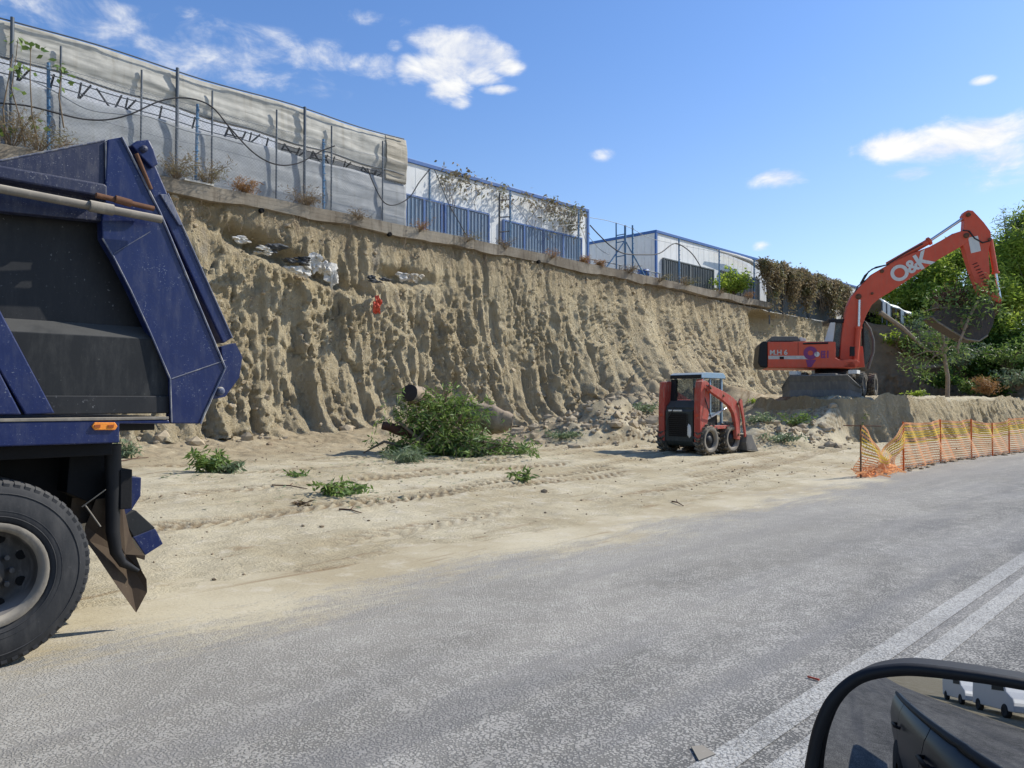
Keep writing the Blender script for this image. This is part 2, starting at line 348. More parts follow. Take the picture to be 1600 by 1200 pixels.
M = dict(
    ground=m_ground(), road=m_road(), line=m_line(), cliff=m_cliff(), concrete=m_concrete(),
    navy=m_paint('navy_truck_paint', (.005, .014, .075), amt=.13, rough=.34, chips=(.22, .24, .28), chipamt=.7, sc=2.2, chiplo=.62, dust=(.20, .20, .20)),
    navyd=m_paint('dusty_navy_paint', (.012, .017, .048), amt=.4, rough=.5, chips=(.3, .3, .3), chipamt=.8, sc=2.8, chiplo=.61, dust=(.13, .13, .14)),
    navyedge=m_paint('worn_edge_steel', (.07, .085, .14), amt=.8, rough=.6, chips=(.6, .6, .6), chipamt=.8, sc=2, dust=(.5, .46, .38)),
    bedblack=m_paint('black_bed_steel', (.007, .008, .010), amt=.06, rough=.6, chips=(.2, .2, .2), chipamt=.5, sc=1.2, dust=(.2, .19, .17)),
    ledge=m_paint('dusty_ledge_steel', (.012, .014, .016), amt=.22, rough=.8, chips=(.2, .2, .18), chipamt=.3, dust=(.15, .145, .13)),
    pole=m_paint('dusty_pipe', (.17, .15, .12), amt=.6, rough=.7, chipamt=.3), rust=m_flat('rusty_steel', (.14, .07, .04), .9, .5, 9),
    chassis=m_flat('black_chassis', (.008, .008, .009), .8, .4, 5), rubber=m_paint('tyre_rubber', (.022, .023, .025), amt=.38, rough=.8, chips=(.1, .1, .1), chipamt=.3, dust=(.11, .105, .098)),
    mudrubber=m_paint('muddy_tyre_rubber', (.04, .038, .035), amt=.95, rough=.95, chipamt=.3, dust=(.30, .25, .17), sc=2.5),
    rim=m_paint('rim_paint', (.04, .037, .033), amt=.55, rough=.6, chipamt=.3, dust=(.24, .22, .2)), flap=m_paint('mudflap_rubber', (.055, .035, .02), amt=.35, rough=.8, chipamt=.1, dust=(.15, .11, .06)),
    amber=m_flat('amber_plastic', (.85, .28, .04), .3, .1, 30), amberd=m_flat('amber_dark', (.32, .08, .02), .4, .1, 30),
    red=m_paint('red_digger_paint', (.60, .085, .038), amt=.22, rough=.5, chips=(.12, .06, .04), chipamt=.5, sc=1.0, dust=(.36, .24, .16)),
    redw=m_paint('faded_red_loader_paint', (.38, .055, .035), amt=.30, rough=.6, chips=(.5, .42, .36), chipamt=.8, sc=2.5, dust=(.42, .33, .25), worn=(.33, .11, .075)),
    grey=m_paint('grey_machine_steel', (.12, .118, .11), amt=.6, rough=.7, chipamt=.2, dust=(.28, .25, .2)), dgrey=m_paint('dark_green_grey_steel', (.025, .033, .032), amt=.2, rough=.6, chipamt=.2, dust=(.18, .16, .13)),
    white=m_paint('white_machine_paint', (.62, .62, .58), amt=.3, rough=.5, chipamt=.2), chrome=m_flat('chrome_rod', (.62, .64, .67), .25, .1, 8, metal=.8, bump=.05),
    bluecab=m_paint('pale_blue_cab_paint', (.20, .32, .42), amt=.3, rough=.6, chipamt=.3), black=m_flat('black_plastic', (.012, .012, .013), .55, .3, 12, bump=.05), glass=m_glass('dusty_window'),
    bucketm=m_paint('rusty_bucket_steel', (.05, .045, .042), amt=.55, rough=.8, chipamt=.2, dust=(.16, .11, .07), sc=2), purple=m_flat('violet_paint', (.22, .055, .16), .6, .3, 8), yel=m_flat('yellow_sticker', (.7, .5, .05), .5, .2, 8),
    tarp=m_tarp('grey_white_tarp', (.62, .60, .53)), tarp2=m_tarp('lower_white_tarp', (.44, .46, .47)), tarpin=m_tarp('pale_inner_sheet', (.88, .88, .87), .3, .2), tarpb=m_tarp('beige_end_tarp', (.48, .43, .33), .25, 2.),
    galv=m_flat('galvanised_steel', (.10, .115, .13), .5, .3, 5, metal=.3), bluep=m_paint('blue_post_paint', (.05, .16, .30), amt=.35, rough=.6), bluet=m_paint('blue_trim', (.03, .11, .32), amt=.1, rough=.5),
    sheet=m_paint('white_sheet_cladding', (.70, .71, .69), amt=.22, rough=.6, chips=(.3, .28, .25), chipamt=.3, sc=.5), blued=m_paint('blue_door_sheet', (.13, .21, .31), amt=.2, rough=.55, chipamt=.2, sc=.5), gdoor=m_paint('grey_door_sheet', (.08, .10, .11), amt=.2, rough=.6, sc=.5),
    wire=m_flat('fence_wire', (.22, .24, .26), .5, .2, 5, metal=.3), hose=m_flat('black_hose', (.03, .03, .033), .6, .3, 5),
    leafA=m_leaf('fresh_leaves', (.07, .13, .025), (.28, .38, .09), (.12, .20, .07)), leafB=m_leaf('dark_tree_leaves', (.035, .085, .015), (.15, .25, .04), (.09, .17, .03), trans=.5), leafC=m_leaf('bright_tree_leaves', (.20, .31, .03), (.44, .52, .09), (.13, .21, .035), trans=.55),
    leafG=m_leaf('grey_green_leaves', (.12, .18, .09), (.32, .38, .22), (.10, .15, .07)), dry=m_leaf('dry_leaves', (.16, .11, .055), (.30, .22, .12), (.10, .075, .04)), dryo=m_leaf('rusty_dry_leaves', (.30, .15, .05), (.42, .24, .09), (.2, .11, .05)), vine=m_leaf('withered_vine', (.16, .125, .07), (.32, .25, .15), (.16, .18, .07), trans=.4), soilb=m_flat('brown_hillside_soil', (.20, .15, .095), .97, .55, 1.2, bump=1.),  # hillside soil is itself browner than the cut bank
    bark=m_flat('bark', (.20, .15, .10), .95, .5, 9, bump=.9), barkp=m_flat('pale_bark', (.30, .235, .165), .95, .6, 5, bump=1.), barkd=m_flat('dark_red_bark', (.10, .05, .035), .95, .5, 9, bump=.9), cut=m_flat('dark_cut_wood', (.035, .028, .025), .9, .5, 12),
    clod=m_flat('earth_clods', (.38, .31, .21), .98, .45, 5, bump=.9), clodb=m_flat('brown_earth_clods', (.24, .185, .12), .98, .45, 5, bump=.9), stone=m_flat('pale_stones', (.5, .45, .36), .95, .4, 3),
    cloth=m_flat('dirty_white_cloth', (.55, .53, .48), .9, .4, 7, bump=.8), dcloth=m_flat('dark_plastic_scrap', (.06, .065, .07), .7, .5, 6, bump=.8), rcloth=m_flat('red_cloth', (.55, .09, .05), .8, .3, 7, bump=.6),
    net=m_leaf('orange_net', (.90, .40, .17), (.88, .44, .20), (.86, .48, .24), trans=.45), nety=m_leaf('yellow_net_band', (.80, .55, .06), (.85, .6, .08), (.75, .45, .07), trans=.35), orange=m_flat('orange_post', (.65, .14, .03), .7, .3, 8),
    carpaint=m_flat('grey_car_paint', (.035, .038, .045), .32, .1, 2, metal=.0, bump=.02, spec=.25), vanw=m_flat('white_van_paint', (.75, .76, .76), .3, .05, 2, bump=.02), mirror=m_mirror(), skin=m_flat('beige_fabric', (.55, .36, .22), .8, .2, 6),
    plastic=m_flat('white_polytunnel_film', (.72, .73, .70), .4, .15, 2), drain=m_flat('drain_hole_black', (.006, .006, .006), .9, .1, 5),
)
M['leafC'].name = 'bright_tree_leaves'
# ------------------------------------------------------------------ terrain
CLIFF_Y = 21.9; TOPZ = 7.5
def Gh(x, y, detail=True):
    x = np.asarray(x, float); y = np.asarray(y, float)
    b = np.interp(y, [6.0, 7.5, 12, 22, 60], [-.004, .035, .24, .42, .6])+.03*sst(y, 6.0, 6.5)*(1-sst(y, 7.5, 8.5))*fbm(x*1.7, y*2.5, 4, 71)
    m = sst(y, 6.4, 8.5)
    h = b+m*.05*fbm(x*.5, y*.5, 4, 3)
    h = h+m*.02*fbm(x*.6, y*3.5, 3, 9)
    # raised bench at right
    ex = np.interp(y, [9, 11, 16, 20, 22], [25.2, 26.2, 30, 33, 34])
    mb = sst(x, ex-1.5, ex+2.2)*sst(y, 10.0, 10.8)
    h = h+mb*(1.72-b+.10*fbm(x*.5, y*.6, 4, 21))
    # spoil heaps and rubble
    def heap(cx, cy, rx, ry, a, s):
        r = np.sqrt(np.maximum(0, ((x-cx)/rx)**2+((y-cy)/ry)**2+.25*fbm(x*.7, y*.7, 3, s)))
        return a*(1-sst(r, .0, 1.35))*(1+.5*fbm(x*1.6, y*1.6, 4, s+2))
    h = h+heap(20.3, 15.6, 3.0, 2.2, 1.15, 31)+heap(24.5, 17.2, 3.2, 3, 1.1, 37)+heap(24.0, 11.6, 2.4, 1.6, .75, 43)+heap(29, 19.5, 5, 3.5, 1.7, 47)
    h = h+heap(16.6, 19.6, 4, 2.0, .45, 51)
    wall = np.interp(x, [-10, 6, 40], [.45, .5, .6])
    h = h+wall*np.exp(-np.clip(CLIFF_Y-.4-y, 0, 99)/.75)*m*(1+.4*fbm(x*1.3, y*1.3, 3, 57))
    if detail:
        h = h+m*.035*fbm(x*2.2, y*2.2, 4, 12)*(.5+sst(y, 9, 18))
        rub = sst(y, 14.5, 20)*.6+sst(x, 20, 24)*sst(y, 9.5, 11)
        h = h+m*np.clip(rub, 0, 1)*.12*np.abs(fbm(x*3.1, y*3.1, 3, 77))
        # tyre tracks with tread marks, as left by the machines
        for (x0, y0, a, c2, wd, dp) in TRACKS:
            t = x-x0; yc = y0+a*t+c2*t*t; dd = y-yc
            for off in (-.95, .95):
                e = dd-off; mk = (1-sst(np.abs(e), wd*.8, wd*1.15))
                tread = sst(np.sin((t*1.0+np.abs(e)*1.2)*2*math.pi/.23), -.3, .5)
                h = h-m*mk*(dp*(.1+1.2*tread))*sst(fbm(x*.35+x0, y*.5, 3, 5), -.25, .2)+m*dp*.35*np.exp(-((np.abs(e)-wd*1.25)/.07)**2)
    return h
TRACKS = [(4, 8.2, .10, .000, .22, .03), (3, 9.3, .26, -.005, .24, .042), (2, 12.4, -.10, .009, .2, .022), (8, 8.2, .05, .006, .18, .02), (10, 13.8, -.14, .002, .2, .022), (5, 10.2, -.03, .004, .2, .024)]
def gz(x, y): return float(Gh(np.array([x]), np.array([y]))[0])
def gpt(px, py):
    """point of the ground seen at this spot of the photograph"""
    r = px_ray(px, py); t = np.arange(3, 60, .05); z = EYE+r.z*t; g = Gh(r.x*t, r.y*t); i = int(np.argmax(z <= g))
    if z[i] > g[i]: i = len(t)-1
    p = CAMP+r*float(t[i]); return Vector((p.x, p.y, float(g[i])))
def ax_(segs):
    out = []
    for a, b, st in segs: out += list(np.arange(float(a), b, st))
    return np.array(sorted(set(round(v, 4) for v in out)))
gx = ax_([(-900, -100, 100), (-100, -20, 10), (-20, -4, 1), (-4, 2, .14), (2, 14, .045), (14, 30, .085), (30, 48, .22), (48, 80, .9), (80, 200, 10), (200, 1001, 100)])
gy = ax_([(-900, -100, 100), (-100, -10, 10), (-10, 6, 2), (6, 14, .045), (14, 22.6, .08), (22.6, 30, .8), (30, 100, 10), (100, 1201, 100)])
X, Y = np.meshgrid(gx, gy, indexing='ij'); Z = Gh(X, Y)
Z = np.where(Y > 24, .5, Z)
g_ = grid_mesh('ground', np.stack([X, Y, Z], -1), M['ground'], True, 'structure')
rut = np.zeros_like(X)
for (x0, y0, a, c2, wd, dp) in TRACKS:
    t = X-x0; dd = Y-(y0+a*t+c2*t*t)
    for off in (-.95, .95):
        e = dd-off; rut = np.maximum(rut, (1-sst(np.abs(e), wd*.8, wd*1.3))*sst(fbm(X*.35+x0, Y*.5, 3, 5), -.25, .2)*(.15+.85*sst(np.sin((t+np.abs(e)*1.2)*2*math.pi/.23), -.3, .5)))
rut *= sst(Y, 6.4, 8.5); at = g_.data.attributes.new('turned_soil', 'FLOAT', 'POINT'); at.data.foreach_set('value', rut.reshape(-1).astype(np.float32))
# road sheet, its edge wandering under the carried-out dust
rx = ax_([(-300, 300, 2)]); ry = ax_([(-5.2, 7.9, .6)])
X, Y = np.meshgrid(rx, ry, indexing='ij'); grid_mesh('road', np.stack([X, Y, np.full_like(X, .006)], -1), M['road'], False, 'structure')
mb = MB()
for (a, b) in ((1.65, 1.80), (1.42, 1.56)):
    mb.add([(-120, a, .0105), (200, a, .0105), (200, b, .0105), (-120, b, .0105)], [(0, 1, 2, 3)])
tag(mb.build('road_marking', M['line'], fixn=False), kind='structure')
# small repair plate in the road
c_ = hz(1098, 1178, .012); mb = MB(); mb.prism([hz(1080, 1168, .010), hz(1098, 1166, .010), hz(1118, 1180, .010), hz(1092, 1190, .010)], (0, 0, .006))
tag(mb.build('road_stud', M['grey']), 'small flat grey metal plate set in the asphalt beside the faded double line', 'road stud')

# ------------------------------------------------------------------ cut bank
def worley(x, y, s):
    """faceted cells: (height of a tilted plane per cell, distance to the cell border)"""
    xi = np.floor(x); yi = np.floor(y); f1 = np.full(x.shape, 9.); f2 = np.full(x.shape, 9.); val = np.zeros(x.shape)
    for i in (-1, 0, 1):
        for j in (-1, 0, 1):
            a = xi+i; b = yi+j; cx_ = a+_h(a, b, s); cy_ = b+_h(a, b, s+1); dx_ = x-cx_; dy_ = y-cy_; D_ = np.sqrt(dx_*dx_+dy_*dy_)
            v = (_h(a, b, s+2)-.5)+dx_*(_h(a, b, s+3)-.5)*1.7+dy_*(_h(a, b, s+4)-.35)*.8
            n1 = D_ < f1; f2 = np.where(n1, f1, np.minimum(f2, D_)); val = np.where(n1, v, val); f1 = np.where(n1, D_, f1)
    return val, f2-f1
def path_face(name, pts, step, H, base, lean, rows, M_, seed=0, amp=1.0, step2=None, edge=None):
    """relief face along a path; pts: (x, y); H(s) top height; outward side = right of travel"""
    P = np.array(pts, float); seg = np.hypot(*(P[1:]-P[:-1]).T); S = np.concatenate([[0], np.cumsum(seg)])
    s = step(S[-1]); px_ = np.interp(s, S, P[:, 0]); py_ = np.interp(s, S, P[:, 1])
    k = max(3, int(1.5/np.mean(np.diff(s)))); ker = np.ones(2*k+1)/(2*k+1)
    def smooth(a): return np.convolve(np.pad(a, k, mode='reflect', reflect_type='odd'), ker, 'valid')
    px_ = smooth(px_); py_ = smooth(py_)
    tx = np.gradient(px_); ty = np.gradient(py_); L = np.hypot(tx, ty); tx /= L; ty /= L
    ox, oy = ty, -tx
    tt = np.linspace(0, 1, rows); Sg, T = np.meshgrid(s, tt, indexing='ij')
    Hg = H(s, px_)[:, None]; Bg = base(px_, py_)[:, None]; Zg = Bg+(Hg-Bg)*T; hh = Zg-Bg
    wv = .35*fbm(Sg*.8, hh*.5, 3, seed+5)
    big = fbm(Sg*.22, hh*.12, 3, seed+1)*.5
    fl = 1-np.abs(fbm((Sg+wv)*.95+hh*.06, hh*.10, 2, seed+2))*2.2          # vertical flutes left by the bucket
    fl2 = 1-np.abs(fbm((Sg+wv*.6)*2.6-hh*.15, hh*.28, 2, seed+3))*2.0
    blk = fbm(Sg*1.3, hh*.9, 4, seed+4)
    zone = sst(fbm(Sg*.12, hh*.2, 2, seed+9), -.25, .25)
    med = fbm(Sg*3.3, hh*1.1, 4, seed+6); fine = fbm(Sg*9, hh*3.6, 3, seed+7); vf = fbm(Sg*17, hh*11, 2, seed+17)
    w1, e1 = worley((Sg+wv)*.85+.25*med, hh*.38+.2*blk, seed+20); w2, e2 = worley((Sg+wv*.6)*2.1+.3*med, hh*.6+.3*blk, seed+23); w3, e3 = worley(Sg*4.6+.4*fine, hh*1.7+.3*fine, seed+27)
    rough = sst(fbm(Sg*.9, hh*.55, 4, seed+15), -.12, .30)                 # crumbling zones between scraped planes
    fl3 = 1-np.abs(fbm((Sg+wv*.8)*4.3-hh*.1, hh*.35, 3, seed+33))*2.2; rid = np.maximum(0, fl)**3
    teeth = np.exp(-hh/1.1)*(1-np.abs(((Sg*1.25+wv*1.2) % 1)*2-1)**1.5)*.42
    d = big+amp*(.10*fl*(.45+.55*zone)+.11*rid+.10*fl2*(.35+.65*(1-T))+.07*fl3+teeth+.22*w1+.10*w2*(.5+.5*rough)+.09*w3*rough-.05*(1-sst(e1, 0, .08))-.05*(1-sst(e2, 0, .12))*rough
                 +.08*blk+(.06+.12*rough)*med+(.04+.11*rough)*fine+(.02+.07*rough)*vf)
    sc = np.floor((Sg+.4*hh*.3)/2.7); dsc = _h(sc, sc*0, seed)-.5; d = d+dsc*.22*amp*sst(1-T, .0, .5)  # bucket-wide bites
    d = d-amp*.07*sst(fbm(Sg*.9, hh*2.0, 3, seed+8), .3, .5)                # crumbled hollows
    tal = lean*(1-T)*(Hg-Bg)+.9*np.exp(-hh/.55)*amp*(.6+.4*blk)
    d = d*np.minimum(1, .35+.9*(1-T))+tal
    if edge is not None: d = d+edge(px_, T, hh)
    PX = px_[:, None]+ox[:, None]*d; PY = py_[:, None]+oy[:, None]*d
    global LASTP; LASTP = np.stack([PX, PY, Zg], -1)
    grid_mesh(name, LASTP, M_, True, 'structure')
    return px_, py_, ox, oy, H(s, px_), d
def cl_step(Lm): return ax_([(0, 14, .16), (14, 40, .055), (40, 64, .11), (64, Lm, .25)])
def cl_H(s, x): return TOPZ+.08*fbm(s*.7, s*0, 3, 5)-.35*sst(x, 26, 44)
def cl_edge(px_, T, hh):
    x = px_[:, None]
    cave = 1.1*np.exp(-((x-45.0)/1.8)**2)*sst(T, .45, .8)*(1-sst(T, .93, 1.0))
    foot = (1-T)**2*2.6*np.exp(-((x-33)/5.5)**2)                                 # the slope bulging out near the loader
    h1 = .8*np.exp(-((x-11.2)/1.1)**2)*np.exp(-((hh-5.9+.28*(x-11))/.28)**2)       # crevice with scraps
    h2 = .6*np.exp(-((x-13.3)/1.6)**2)*np.exp(-((hh-5.2+.25*(x-13))/.25)**2)
    h3 = .55*np.exp(-((x-17.0)/1.2)**2)*np.exp(-((hh-5.3)/.25)**2)
    return -cave+foot-h1-h2-h3
cpts = [(-14, 21.9), (20, 21.9), (40, 21.9), (57, 22.0)]
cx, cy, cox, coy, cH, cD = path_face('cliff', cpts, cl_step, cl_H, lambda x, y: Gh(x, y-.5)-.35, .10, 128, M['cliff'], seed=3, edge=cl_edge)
CLP = LASTP
# hillside at the right, turning towards the road, in the shade
def hl_H(s, x): return np.interp(s, [0, 4, 8, 11, 15, 22], [7.1, 7.0, 6.2, 4.4, 3.0, 2.6])+.3*fbm(s*.5, s*0, 3, 8)
hpts = [(55.5, 22.6), (56.8, 19.5), (57.8, 16), (59.5, 12), (63, 8), (70, 3)]
hx, hyy, hox, hoy, hH, hD = path_face('hillside', hpts, lambda L: ax_([(0, L, .14)]), hl_H, lambda x, y: 1.2+x*0, .32, 60, M['soilb'], seed=61, amp=1.2)
# soil on top of both
def top_sheet(name, px_, py_, ox, oy, H, d0, rise=0.0, seed=1):
    st = max(1, len(px_)//160); i = np.arange(0, len(px_), st)
    back = np.array([-.0, .5, 1, 1.6, 2.4, 4, 7, 12, 20, 34]); P = []
    e = d0[i, -1]
    for b in back:
        off = e-.02-b
        P.append(np.stack([px_[i]+ox[i]*off, py_[i]+oy[i]*off, H[i]-(.02 if b == 0 else 0)+rise*b+.12*min(b, 1)*fbm(px_[i]*.8, py_[i]*.8+b, 3, seed)], -1))
    return grid_mesh(name, np.stack(P, 1), M['ground'], True, 'structure')
top_sheet('plateau_soil', cx, cy, cox, coy, cH, cD)
top_sheet('hillside_soil', hx, hyy, hox, hoy, hH, hD, .10, 4)
# bench face
bp = [(30.5, 15.0), (28.2, 12.6), (27.0, 10.9), (27.9, 10.0), (32, 9.7), (45, 9.6), (60, 9.6), (85, 9.8)]
bp = [(x, y+.15) for x, y in bp]
path_face('bench_face', bp, lambda L: ax_([(0, 34, .07), (34, L, .2)]), lambda s, x: 1.70+.32*fbm(s*.55, s*0, 5, 9), lambda x, y: Gh(x, np.minimum(y, 9.4)-1.2, False)-.15, .16, 30, M['cliff'], seed=81, amp=.62)
X, Y = np.meshgrid(ax_([(27, 90, .5)]), ax_([(9.9, 22, .5)]), indexing='ij')

# clods and stones
def rocks(name, spots, mt, label=None, cat=None, sub=1, seed=1, kind='stuff'):
    rr = random.Random(seed); mb = MB()
    for i, (x, y, z, r) in enumerate(spots): mb.blob((x, y, z), (r*rr.uniform(.8, 1.3), r*rr.uniform(.8, 1.2), r*rr.uniform(.6, .95)), .3, rr.randint(0, 9999), sub)
    return tag(mb.build(name, mt, fixn=False), label, cat, kind=kind)
rr = random.Random(3); sp = []
for _ in range(1500):
    a = rr.random()
    if a < .45: x = rr.gauss(20.3, 1.8); y = rr.gauss(15.6, 1.3)
    elif a < .6: x = rr.gauss(24.2, 1.8); y = rr.gauss(16.5, 1.5)
    elif a < .8: x = rr.gauss(24.2, 1.5); y = rr.gauss(11.3, .9)
    else: x = rr.uniform(2, 40); y = 21.3-abs(rr.gauss(0, .9))
    if y > 21.6 or y < 8 or (x < 23 and y < 12.6 and 15 < x): continue
    r = min(.24, .035*math.exp(abs(rr.gauss(0, .75)))); sp.append((x, y, gz(x, y)+r*.2, r))
emb = []
for _ in range(2600):
    i = rr.randrange(20, CLP.shape[0]-10); j = int(CLP.shape[1]*rr.random()**.9)-1; p = CLP[i, max(0, j)]
    if p[0] < 4 or p[0] > 50: continue
    emb.append((p[0], p[1]+.01, p[2], min(.13, .018*math.exp(abs(rr.gauss(0, .75))))))
rocks('embedded_stones', emb, M['clod'], 'small stones and crumbs sticking out of the face of the cut bank', 'stones', seed=15)
rocks('earth_clods', sp, M['clod'], 'pale lumps of dug earth heaped below the cut bank', 'earth clods', seed=5)
sp = []
for _ in range(1500):
    x = rr.uniform(0, 32); y = 6.6+15*rr.random()**1.1; r = .007*math.exp(abs(rr.gauss(0, .62)))
    sp.append((x, y, gz(x, y)+r*.25, r))
rocks('pebbles', sp, M['clodb'], 'small stones and crumbs of earth strewn over the sandy ground', 'pebbles', seed=8)

# ------------------------------------------------------------------ concrete retaining beam along the top
BT = EYE+6.22; BY = 21.75
mb = MB(); n = 160; rng = np.linspace(-12, 45.6, n); prof = []
for i, x in enumerate(rng):
    j = .09*float(fbm(np.array([x*.9]), np.array([0.]), 4, 5)[0]); drop = .10*max(0, (x-26)/18)
    prof.append([(x, BY+j, BT-.40-drop+j*1.6), (x, BY+j*.6, BT-drop*1.5+.4*j), (x, BY+.42, BT-drop*1.5+.4*j), (x, BY+.42, BT-.46-drop)])
vs = [p for q in prof for p in q]; fs = [(i*4+k, (i+1)*4+k, (i+1)*4+(k+1) % 4, i*4+(k+1) % 4) for i in range(n-1) for k in range(4)]+[(0, 1, 2, 3), tuple((n-1)*4+k for k in (3, 2, 1, 0))]
mb.add(vs, fs)
beam = mb.build('retaining_wall', M['concrete']); tag(beam, 'weathered concrete beam running along the top of the cut bank', 'retaining wall')
for (px, py) in ((409, 329), (609, 366), (842, 409), (1010, 0)):
    if py == 0: continue
    p = hy(px, py, BY-.03); m2 = MB(); m2.lathe([(0, .055), (0, .075), (.12, .075)], (p.x, BY-.07, p.z), (0, 1, 0), 14); m2.lathe([(.01, .001), (.01, .055)], (p.x, BY-.07, p.z), (0, 1, 0), 14)
    m2.build('drain_pipe', M['drain'], beam)
m2 = MB(); m2.prism([(hy(285, 277, BY+.1).x, BY-.06, BT+.0), (hy(331, 288, BY+.1).x, BY-.04, BT+.0), (hy(331, 288, BY+.1).x, BY+.2, BT+.0), (hy(285, 277, BY+.1).x, BY+.22, BT+.0)], (0, 0, .05))
tag(m2.build('white_plank', M['cloth']), 'thin pale plank lying on the concrete beam above the truck tailgate', 'plank')

# ------------------------------------------------------------------ chain-link fence with blue posts
FY = 21.95; FH = 2.3
fence = empty('chain_link_fence', (5.66, FY, BT), 0, 'rusty chain-link fence with blue posts standing on the concrete beam', 'fence')
posts = [1.4, 5.66, 9.42, 13.65, 18.15, 22.4, 26.8, 31.0, 35.2, 39.4, 43.6]
for i, x in enumerate(posts):
    m2 = MB(); ln = random.Random(i).uniform(-.04, .04); m2.tube([(x, FY, BT-.15), (x+ln, FY, BT+FH+.05)], .042, 8)
    for k in range(9): m2.box((x-.05+ln*k/9, FY-.055, BT+.25+k*.24), (x+.05+ln*k/9, FY-.02, BT+.28+k*.24))
    m2.build('post', M['bluep'], fence)
m2 = MB()
def tri(a, b, r=.0024):
    a = Vector(a); b = Vector(b); t = (b-a).normalized(); q = Vector((0, 1, 0)); u = t.cross(q).normalized()
    vs = [a+u*r, a-u*r*.5+q*r*.87, a-u*r*.5-q*r*.87, b+u*r, b-u*r*.5+q*r*.87, b-u*r*.5-q*r*.87]
    m2.add(vs, [(0, 1, 4, 3), (1, 2, 5, 4), (2, 0, 3, 5)])
x0, x1 = -2.0, 27.0; k = x0-FH
while k < x1:
    for sg in (1, -1):
        a, b = max(k, x0), min(k+FH, x1)
        if b > a:
            za, zb = (a-k), (b-k)
            if sg < 0: za, zb = FH-za, FH-zb
            tri((a, FY-.05-.006*sg, BT+za), (b, FY-.05-.006*sg, BT+zb))
    k += .105
m2.build('wire_mesh', M['wire'], fence, fixn=False)
m2 = MB()
for zz in (.08, 1.15, 2.25): m2.tube([(x, FY-.05, BT+zz+.03*math.sin(x*1.9+zz)) for x in np.arange(-2, 27, .8)], .006, 5)
m2.build('tension_wire', M['wire'], fence)
# torn fence further along: bent posts with struts and hanging wire
for (px, spread) in ((977, 1.0),):
    p = hy(px, 430, FY+.3); z1 = hy(px, 352, FY+.3).z
    m2 = MB(); m2.tube([(p.x, FY+.3, BT-.3), (p.x, FY+.3, z1)], .055, 8); m2.tube([(p.x, FY+.3, z1-.75), (p.x-1.5, FY+.5, BT-.1)], .035, 7); m2.tube([(p.x, FY+.3, z1-.75), (p.x+1.15, FY-.1, BT-.1)], .035, 7)
    q = hy(963, 430, FY+.5); m2.tube([(q.x, FY+.5, BT-.2), (q.x, FY+.5, hy(963, 348, FY+.5).z)], .035, 7)
    for zz in (.55, .9, 1.6): m2.tube([(q.x, FY+.5, z1-zz), (p.x, FY+.3, z1-zz+.12)], .028, 6)
    m2.build('braced_post', M['bluep'], fence)
q = hy(780, 330, FY+.1); m2 = MB(); m2.tube([(q.x, FY+.1, BT-.1), (q.x+.02, FY+.1, hy(780, 300, FY).z)], .04, 7)
for zz in (.6, 1.2, 1.9): m2.tube([(q.x, FY+.1, BT+zz), (22.4, FY, BT+zz+.1)], .028, 6)
m2.build('ladder_brace', M['hose'], fence)
def cable(name, pts, y, r, label, mt='hose'):
    P = [hy(a, b, y+.03*math.sin(i*2.1)) for i, (a, b) in enumerate(pts)]
    Q = []
    for i in range(len(P)-1):
        p0 = P[max(i-1, 0)]; p1 = P[i]; p2 = P[i+1]; p3 = P[min(i+2, len(P)-1)]
        for k in range(5):
            t = k/5; Q.append(.5*((2*p1)+(p2-p0)*t+(2*p0-5*p1+4*p2-p3)*t*t+(3*p1-p0-3*p2+p3)*t**3))
    Q.append(P[-1]); m = MB(); m.tube(Q, r, 6); return tag(m.build(name, M[mt]), label, 'cable')
cable('cable', [(-20, 160), (40, 165), (90, 177), (130, 186), (168, 187), (205, 178), (250, 158), (290, 153), (330, 166), (362, 203), (398, 240), (432, 257), (466, 255), (500, 237), (523, 228)], FY-.12, .022, 'long black cable sagging across the fence in front of the tarp shelter')
cable('cable', [(20, 112), (80, 140), (135, 170), (185, 178), (230, 182), (290, 204), (340, 214), (380, 226)], FY-.10, .014, 'thin dark cable looping lower between the two left fence posts', 'wire')
cable('cable', [(574, 263), (585, 290), (600, 316), (618, 320), (640, 308), (655, 285), (672, 264)], FY-.1, .02, 'short black cable hanging in a loop over the right end of the tarp')
cable('cable', [(679, 265), (690, 292), (702, 320), (716, 345), (730, 370)], FY-.1, .016, 'dark cable slanting down over the left blue doors of the white shed')
cable('cable', [(922, 352), (935, 366), (955, 385), (975, 396), (1005, 398), (1030, 396), (1050, 382), (1062, 382), (1080, 395), (1092, 412), (1096, 420)], FY-.1, .028, 'thick black hose draped past the braced post to the grey doors')
cable('cable', [(922, 340), (950, 345), (985, 356), (1015, 372), (1060, 382), (1110, 392), (1170, 405)], FY, .012, 'thin wire strung along the post tops beside the second shed', 'wire')
cable('cable', [(920, 370), (938, 390), (952, 398)], FY, .014, 'short loose wire hanging off the corner of the first white shed', 'wire')
for k, (a, b, c) in enumerate((((727, 310), (735, 320), (745, 300)), ((780, 300), (800, 316), (830, 352)), ((830, 340), (860, 352), (905, 350)))):
    cable('cable', [a, b, c], FY-.05, .012, ('tiny loop of wire hanging high on the first white shed', 'thin wire slanting from the ladder brace over the second pair of blue doors', 'thin wire crossing the right end of the first white shed')[k], 'wire')

